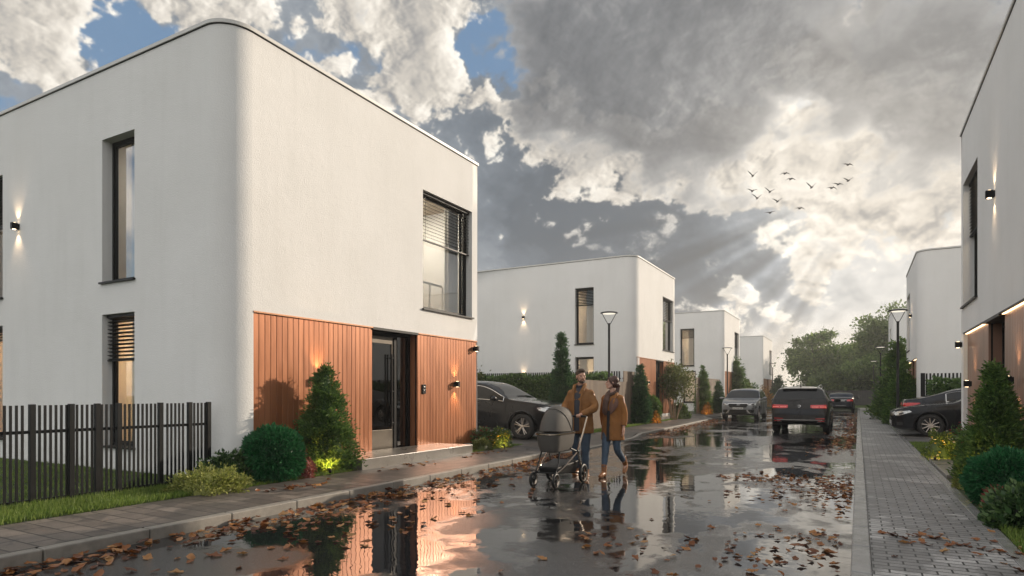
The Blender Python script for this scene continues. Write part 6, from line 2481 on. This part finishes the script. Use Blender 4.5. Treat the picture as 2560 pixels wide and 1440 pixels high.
b.loft([[(.15, -.34, .20), (-.15, -.34, .20), (-.19, .30, .17), (.19, .30, .17)], [(.165, -.37, .30), (-.165, -.37, .30), (-.225, .31, .36), (.225, .31, .36)]])
b.build('basket', 'pram_black', pr, bevel=.02)


def pram_wheel(x, y, r, w_):
    m = MB()
    m.lathe([(r * .80, -w_ * .5), (r * .95, -w_ * .46), (r, -w_ * .2), (r, w_ * .2), (r * .95, w_ * .46), (r * .80, w_ * .5)], 30, axis='x', caps=False)
    o = m.build('wheel', 'pram_black', pr, smooth=True, ang=60)
    o.location = (x, y, r)
    m = MB()
    m.lathe([(r * .74, -w_ * .30), (r * .80, -w_ * .48), (r * .82, -w_ * .3), (r * .82, w_ * .3), (r * .80, w_ * .48), (r * .74, w_ * .30)], 30, axis='x', caps=False)
    m.build('rim', 'pram_metal', o, smooth=True, ang=60)
    m = MB()
    for k in range(5):
        a = 2 * pi * k / 5
        m.tube([(0, 0, 0), (0, cos(a) * r * .78, sin(a) * r * .78)], [.012, .009], 6)
    m.lathe([(.024, -w_ * .6), (.024, w_ * .6)], 14, axis='x')
    m.build('spokes', 'pram_black', o, smooth=True)


for sg in (1, -1):
    pram_wheel(sg * .285, .34, .150, .045)
    pram_wheel(sg * .185, -.475, .115, .042)


# ================================================================== BIRDS
MT['bird'] = simple('bird_dark', (.018, .018, .020), .8)
BIRDS = [(1882, 440, 0.75, .62, 'left gull-winged'), (1963, 434, -.55, -.35, ''), (1977, 448, -.5, -.4, ''), (1881, 478, .28, .18, ''), (1925, 480, .62, .35, ''), (1893, 496, .62, .5, ''), (1944, 504, .35, .45, ''),
         (2029, 469, .75, .65, ''), (2080, 470, -.25, -.5, ''), (2096, 461, .05, -.25, ''), (2121, 452, .35, .4, ''), (2121, 412, .05, -.35, ''), (2000, 521, -.35, -.45, ''), (1926, 532, -.2, .15, '')]
BLAB = ['bird with the steepest raised wings at the upper left of the flock', 'upper bird of the close pair with drooping wings at the flock top', 'lower bird of the close pair with drooping wings at the flock top',
        'bird with nearly level wings at the far left of the flock', 'bird with one high wing right of the far left bird', 'bird with raised wings just below the far left bird', 'bird gliding with shallow raised wings below the one high winged bird',
        'bird with steep raised wings alone in the middle of the flock', 'bird with arched drooping wings leading the slanting line of three', 'middle bird of the slanting line of three', 'bird with wide shallow wings at the right end of the line of three',
        'highest bird of the flock, alone at the upper right', 'bird with drooping wings alone at the lower right of the flock', 'lowest bird of the flock with almost flat wings']
for (px, py, lw, rw_, _), lab in zip(BIRDS, BLAB):
    d = px_dir(px, py)
    dist = 62 / (Vector((d.x, d.y, 0)).dot(Vector((-sin(TH), cos(TH), 0))))
    loc = Vector((0, 0, 1.42)) + d * dist
    r_ = thing('bird', lab, 'bird', loc, TH, 'flock of dark birds in front of the clouds')
    b = MB()
    b.tube([(0, -.24, .0), (0, -.16, .015), (0, -.02, 0), (0, .14, .0), (0, .27, .01)], [.02, .045, .065, .045, .022], 10)
    b.ell((0, -.22, .02), (.042, .05, .042), 10, 8)
    for sg, a in ((-1, lw), (1, rw_)):
        up_ = abs(a)
        if a >= 0:
            pts = [(0, 0, .02), (.22, -.02, .10 + .26 * a), (.50, .06, .08 + .60 * a)]
        else:
            pts = [(0, 0, .02), (.20, -.02, .16 * up_ + .07), (.50, .06, .10 - .52 * up_)]
        P = []
        for k in range(9):
            t = k / 8
            P.append(Vector(pts[0]) * (1 - t) ** 2 + Vector(pts[1]) * 2 * t * (1 - t) + Vector(pts[2]) * t * t)
        le = [(p.x * sg, p.y - .09 * (1 - (k / 8) ** 2) , p.z + .01) for k, p in enumerate(P)]
        te = [(p.x * sg, p.y + .15 * (1 - (k / 8) ** 2.5) + .005, p.z - .008) for k, p in enumerate(P)]
        md = [(p.x * sg, p.y, p.z + .022 * (1 - k / 9)) for k, p in enumerate(P)]
        b.loft([[le[k], md[k], te[k], (md[k][0], md[k][1], md[k][2] - .05 * (1 - k / 9) - .014)] for k in range(9)])
    r_.scale = (1.2, 1.2, 1.2)
    fused(b, 'body', 'bird', r_, .02, 1)

# ================================================================== FALLEN LEAVES
t = material('fallen_leaf')
oi_ = t.n('ShaderNodeObjectInfo')
geo = t.n('ShaderNodeNewGeometry')
rv = t.math('FRACT', t.math('ADD', oi_.outputs['Random'], geo.outputs['Random Per Island']))
c_ = t.ramp(rv, [(0, (.085, .028, .012)), (.3, (.18, .062, .021)), (.6, (.30, .110, .032)), (.85, (.40, .18, .055)), (1, (.44, .25, .10))])
tc = t.n('ShaderNodeTexCoord').outputs['Object']
nz = t.noise(tc, 30.0, 4.0, .6).outputs['Fac']
c_ = t.n('ShaderNodeVectorMath', {0: c_, 'Scale': t.maprange(nz, .3, .7, .65, 1.3)}, operation='SCALE').outputs[0]
setin(t, t.bs, 'Base Color', c_)
setin(t, t.bs, 'Roughness', .38)
tr = t.n('ShaderNodeBsdfTranslucent', {0: c_})
mx = t.n('ShaderNodeMixShader', {0: .25, 1: t.bs.outputs[0], 2: tr.outputs[0]})
t.nt.links.new(mx.outputs[0], t.out.inputs[0])
MT['leaf'] = t.m
LEAFV = []
lr = random.Random(5)
for k in range(8):
    L_, W_ = 1.0, lr.uniform(.50, .78)
    curl, cup, tw = lr.uniform(.12, .6), lr.uniform(.15, .9), lr.uniform(-.4, .4)
    nu, nv = 8, 4
    V, F = [], []
    for i in range(nu + 1):
        u = i / nu
        w_ = W_ * .5 * (sin(pi * min(1, u * .94 + .04)) ** .8) * (1 + .22 * sin(u * 15 + k) * (1 if k % 2 else .4)) + .01
        for j in range(-nv, nv + 1):
            v = j / nv
            x, y = (u - .5) * L_, v * w_
            z = curl * (u - .5) ** 2 * 1.1 + cup * y * y * 1.6 + tw * (u - .5) * y + .03 * sin(u * 9 + v * 4 + k) + .02
            V.append((x, y, z))
    nn = 2 * nv + 1
    for i in range(nu):
        for j in range(2 * nv):
            F.append((i * nn + j, i * nn + j + 1, (i + 1) * nn + j + 1, (i + 1) * nn + j))
    o_ = len(V)
    for q, (x, z) in enumerate(((-.5, .06), (-.62, .08), (-.74, .14))):
        V += [(x, -.014, z), (x, .014, z)]
    F += [(o_, o_ + 1, o_ + 3, o_ + 2), (o_ + 2, o_ + 3, o_ + 5, o_ + 4)]
    zmin = min(v[2] for v in V)
    V = [(v[0], v[1], v[2] - zmin) for v in V]
    me = bpy.data.meshes.new('fallen_leaf')
    me.from_pydata(V, [], F)
    me.polygons.foreach_set('use_smooth', [True] * len(F))
    me.materials.append(MT['leaf'])
    LEAFV.append(me)

SPOTS = []      # (x, y, z, size, zone)


def scatter(n, fx, fy, z, zone, s0=.06, s1=.118):
    for _ in range(n):
        y = fy()
        x = fx(y)
        SPOTS.append((x, y, z(x, y) if callable(z) else z, lr.uniform(s0, s1), zone))


def expo(a, b_, m):
    while True:
        v = a + lr.expovariate(1 / m)
        if v < b_:
            return v


ROADZ = .004
scatter(420, lambda y: -5.93 + expo(0, 1.9, .34), lambda: lr.uniform(2.2, 9.5), lambda x, y: ROADZ + lr.uniform(0, .03) * max(0, 1 - (x + 5.93) / .5), 'left')
scatter(90, lambda y: -5.9 + lr.uniform(0, 2.0), lambda: lr.uniform(2.6, 8.5), ROADZ, 'left')
scatter(260, lambda y: xk(y) + expo(0, .9, .22), lambda: lr.uniform(9.5, 14.0), lambda x, y: ROADZ + lr.uniform(0, .03), 'left')
scatter(560, lambda y: xk(y) + .02 + expo(0, 1.0, .26), lambda: lr.uniform(20.0, 34.0), lambda x, y: ROADZ + lr.uniform(0, .05), 'left')
scatter(24, lambda y: lr.gauss(-6.75, .12), lambda: lr.gauss(6.05, .35), .122, 'pave_left', .07, .11)
scatter(18, lambda y: lr.gauss(-6.95, .12), lambda: lr.gauss(8.9, .5), .122, 'pave_left', .07, .11)
scatter(26, lambda y: lr.gauss(-7.0, .10), lambda: lr.gauss(11.6, .5), .122, 'pave_left', .06, .1)
scatter(120, lambda y: -.12 - expo(0, 2.4, .52), lambda: lr.uniform(4.2, 7.2), ROADZ, 'right', .05, .098)
scatter(42, lambda y: -.3 - lr.uniform(0, 2.1), lambda: lr.gauss(5.8, .55), ROADZ, 'right', .05, .095)
scatter(330, lambda y: -.08 - expo(0, 1.9, .50), lambda: lr.gauss(10.4, .95), lambda x, y: ROADZ + lr.uniform(0, .02), 'right', .05, .09)
scatter(70, lambda y: -1.3 - lr.gauss(0, .35), lambda: lr.gauss(11.2, .35), ROADZ, 'right', .06, .1)
scatter(420, lambda y: -.08 - expo(0, 1.2, .36), lambda: lr.uniform(16.0, 31.0), lambda x, y: ROADZ + lr.uniform(0, .03), 'right', .06, .12)
scatter(160, lambda y: -.08 - expo(0, 1.2, .36), lambda: lr.uniform(31.0, 50.0), lambda x, y: ROADZ + lr.uniform(0, .03), 'right', .06, .12)
scatter(46, lambda y: lr.uniform(.18, 1.25), lambda: lr.gauss(6.55, .28), .123, 'pave_right', .05, .10)


def view_size(sp_):
    x, y, z, s_, zn = sp_
    d = -x * sin(TH) + y * cos(TH)
    l = x * cos(TH) + y * sin(TH)
    if d < .5:
        return 0
    px = 1280 + FPX * l / d
    py = HZ + FPX * (1.42 - z) / d
    if not (-20 < px < 2580 and py < 1450):
        return 0
    return s_ / d


SPOTS.sort(key=view_size, reverse=True)
LEAFLAB = {'left': ('curled brown leaf lying on the wet road along the left kerb', 'brown leaves along the left kerb'),
           'right': ('brown leaf lying on the wet road along the right kerb', 'brown leaves along the right kerb'),
           'pave_left': ('brown leaf lying on the left pavement slabs before the near house', 'brown leaves on the left pavement'),
           'pave_right': ('brown leaf lying on the grey bricks of the right pavement', 'brown leaves on the right pavement')}
protos = []
for k, me in enumerate(LEAFV):
    o = bpy.data.objects.new('fallen_leaf', me)
    protos.append(o)
quota = {'left': 140, 'right': 110, 'pave_left': 20, 'pave_right': 30}
rest = []
for sp_ in SPOTS:
    x, y, z, s_, zn = sp_
    if view_size(sp_) > 0 and quota[zn] > 0:
        quota[zn] -= 1
        o = protos[lr.randrange(8)].copy()
        COL.objects.link(o)
        o.location = (x, y, z)
        o.rotation_euler = (lr.gauss(0, .22), lr.gauss(0, .22) + (pi if lr.random() < .25 else 0), lr.uniform(0, 2 * pi))
        if abs(o.rotation_euler[1]) > 2:
            o.location.z += s_ * .28
        s2 = s_ * lr.uniform(.9, 1.1)
        o.scale = (s2, s2, s2)
        tag(o, LEAFLAB[zn][0], 'leaf', LEAFLAB[zn][1])
    else:
        rest.append(sp_)
for k, me in enumerate(LEAFV):
    bpy.data.objects.remove(protos[k])
V, F, o_ = [], [], 0
for (x, y, z, s_, zn) in rest:
    me = LEAFV[lr.randrange(8)]
    M = Matrix.Translation((x, y, z)) @ Matrix.Rotation(lr.uniform(0, 6.28), 4, 'Z') @ Matrix.Rotation(lr.gauss(0, .25), 4, 'X') @ Matrix.Scale(s_, 4)
    V += [tuple(M @ v.co) for v in me.vertices]
    F += [tuple(i + o_ for i in p.vertices) for p in me.polygons]
    o_ += len(me.vertices)
me = bpy.data.meshes.new('fallen_leaves')
me.from_pydata(V, [], F)
me.polygons.foreach_set('use_smooth', [True] * len(F))
me.materials.append(MT['leaf'])
tag(link(me, 'fallen_leaves'), None, None, None, 'stuff')


# ================================================================== HAZE
m = MB()
m.box(-345, 345, -345, 345, -1.06, 26)
ho = m.build('haze', 'stucco')
hm_ = bpy.data.materials.new('haze_air')
hm_.use_nodes = True
hm_.node_tree.nodes.clear()
ht = NT(hm_.node_tree)
pvv = ht.n('ShaderNodeVolumePrincipled', {'Color': (.92, .90, .86, 1), 'Density': .0017, 'Anisotropy': .35})
ht.n('ShaderNodeOutputMaterial', {'Volume': pvv.outputs[0]})
ho.data.materials.clear()
ho.data.materials.append(hm_)
tag(ho, None, None, None, 'stuff')
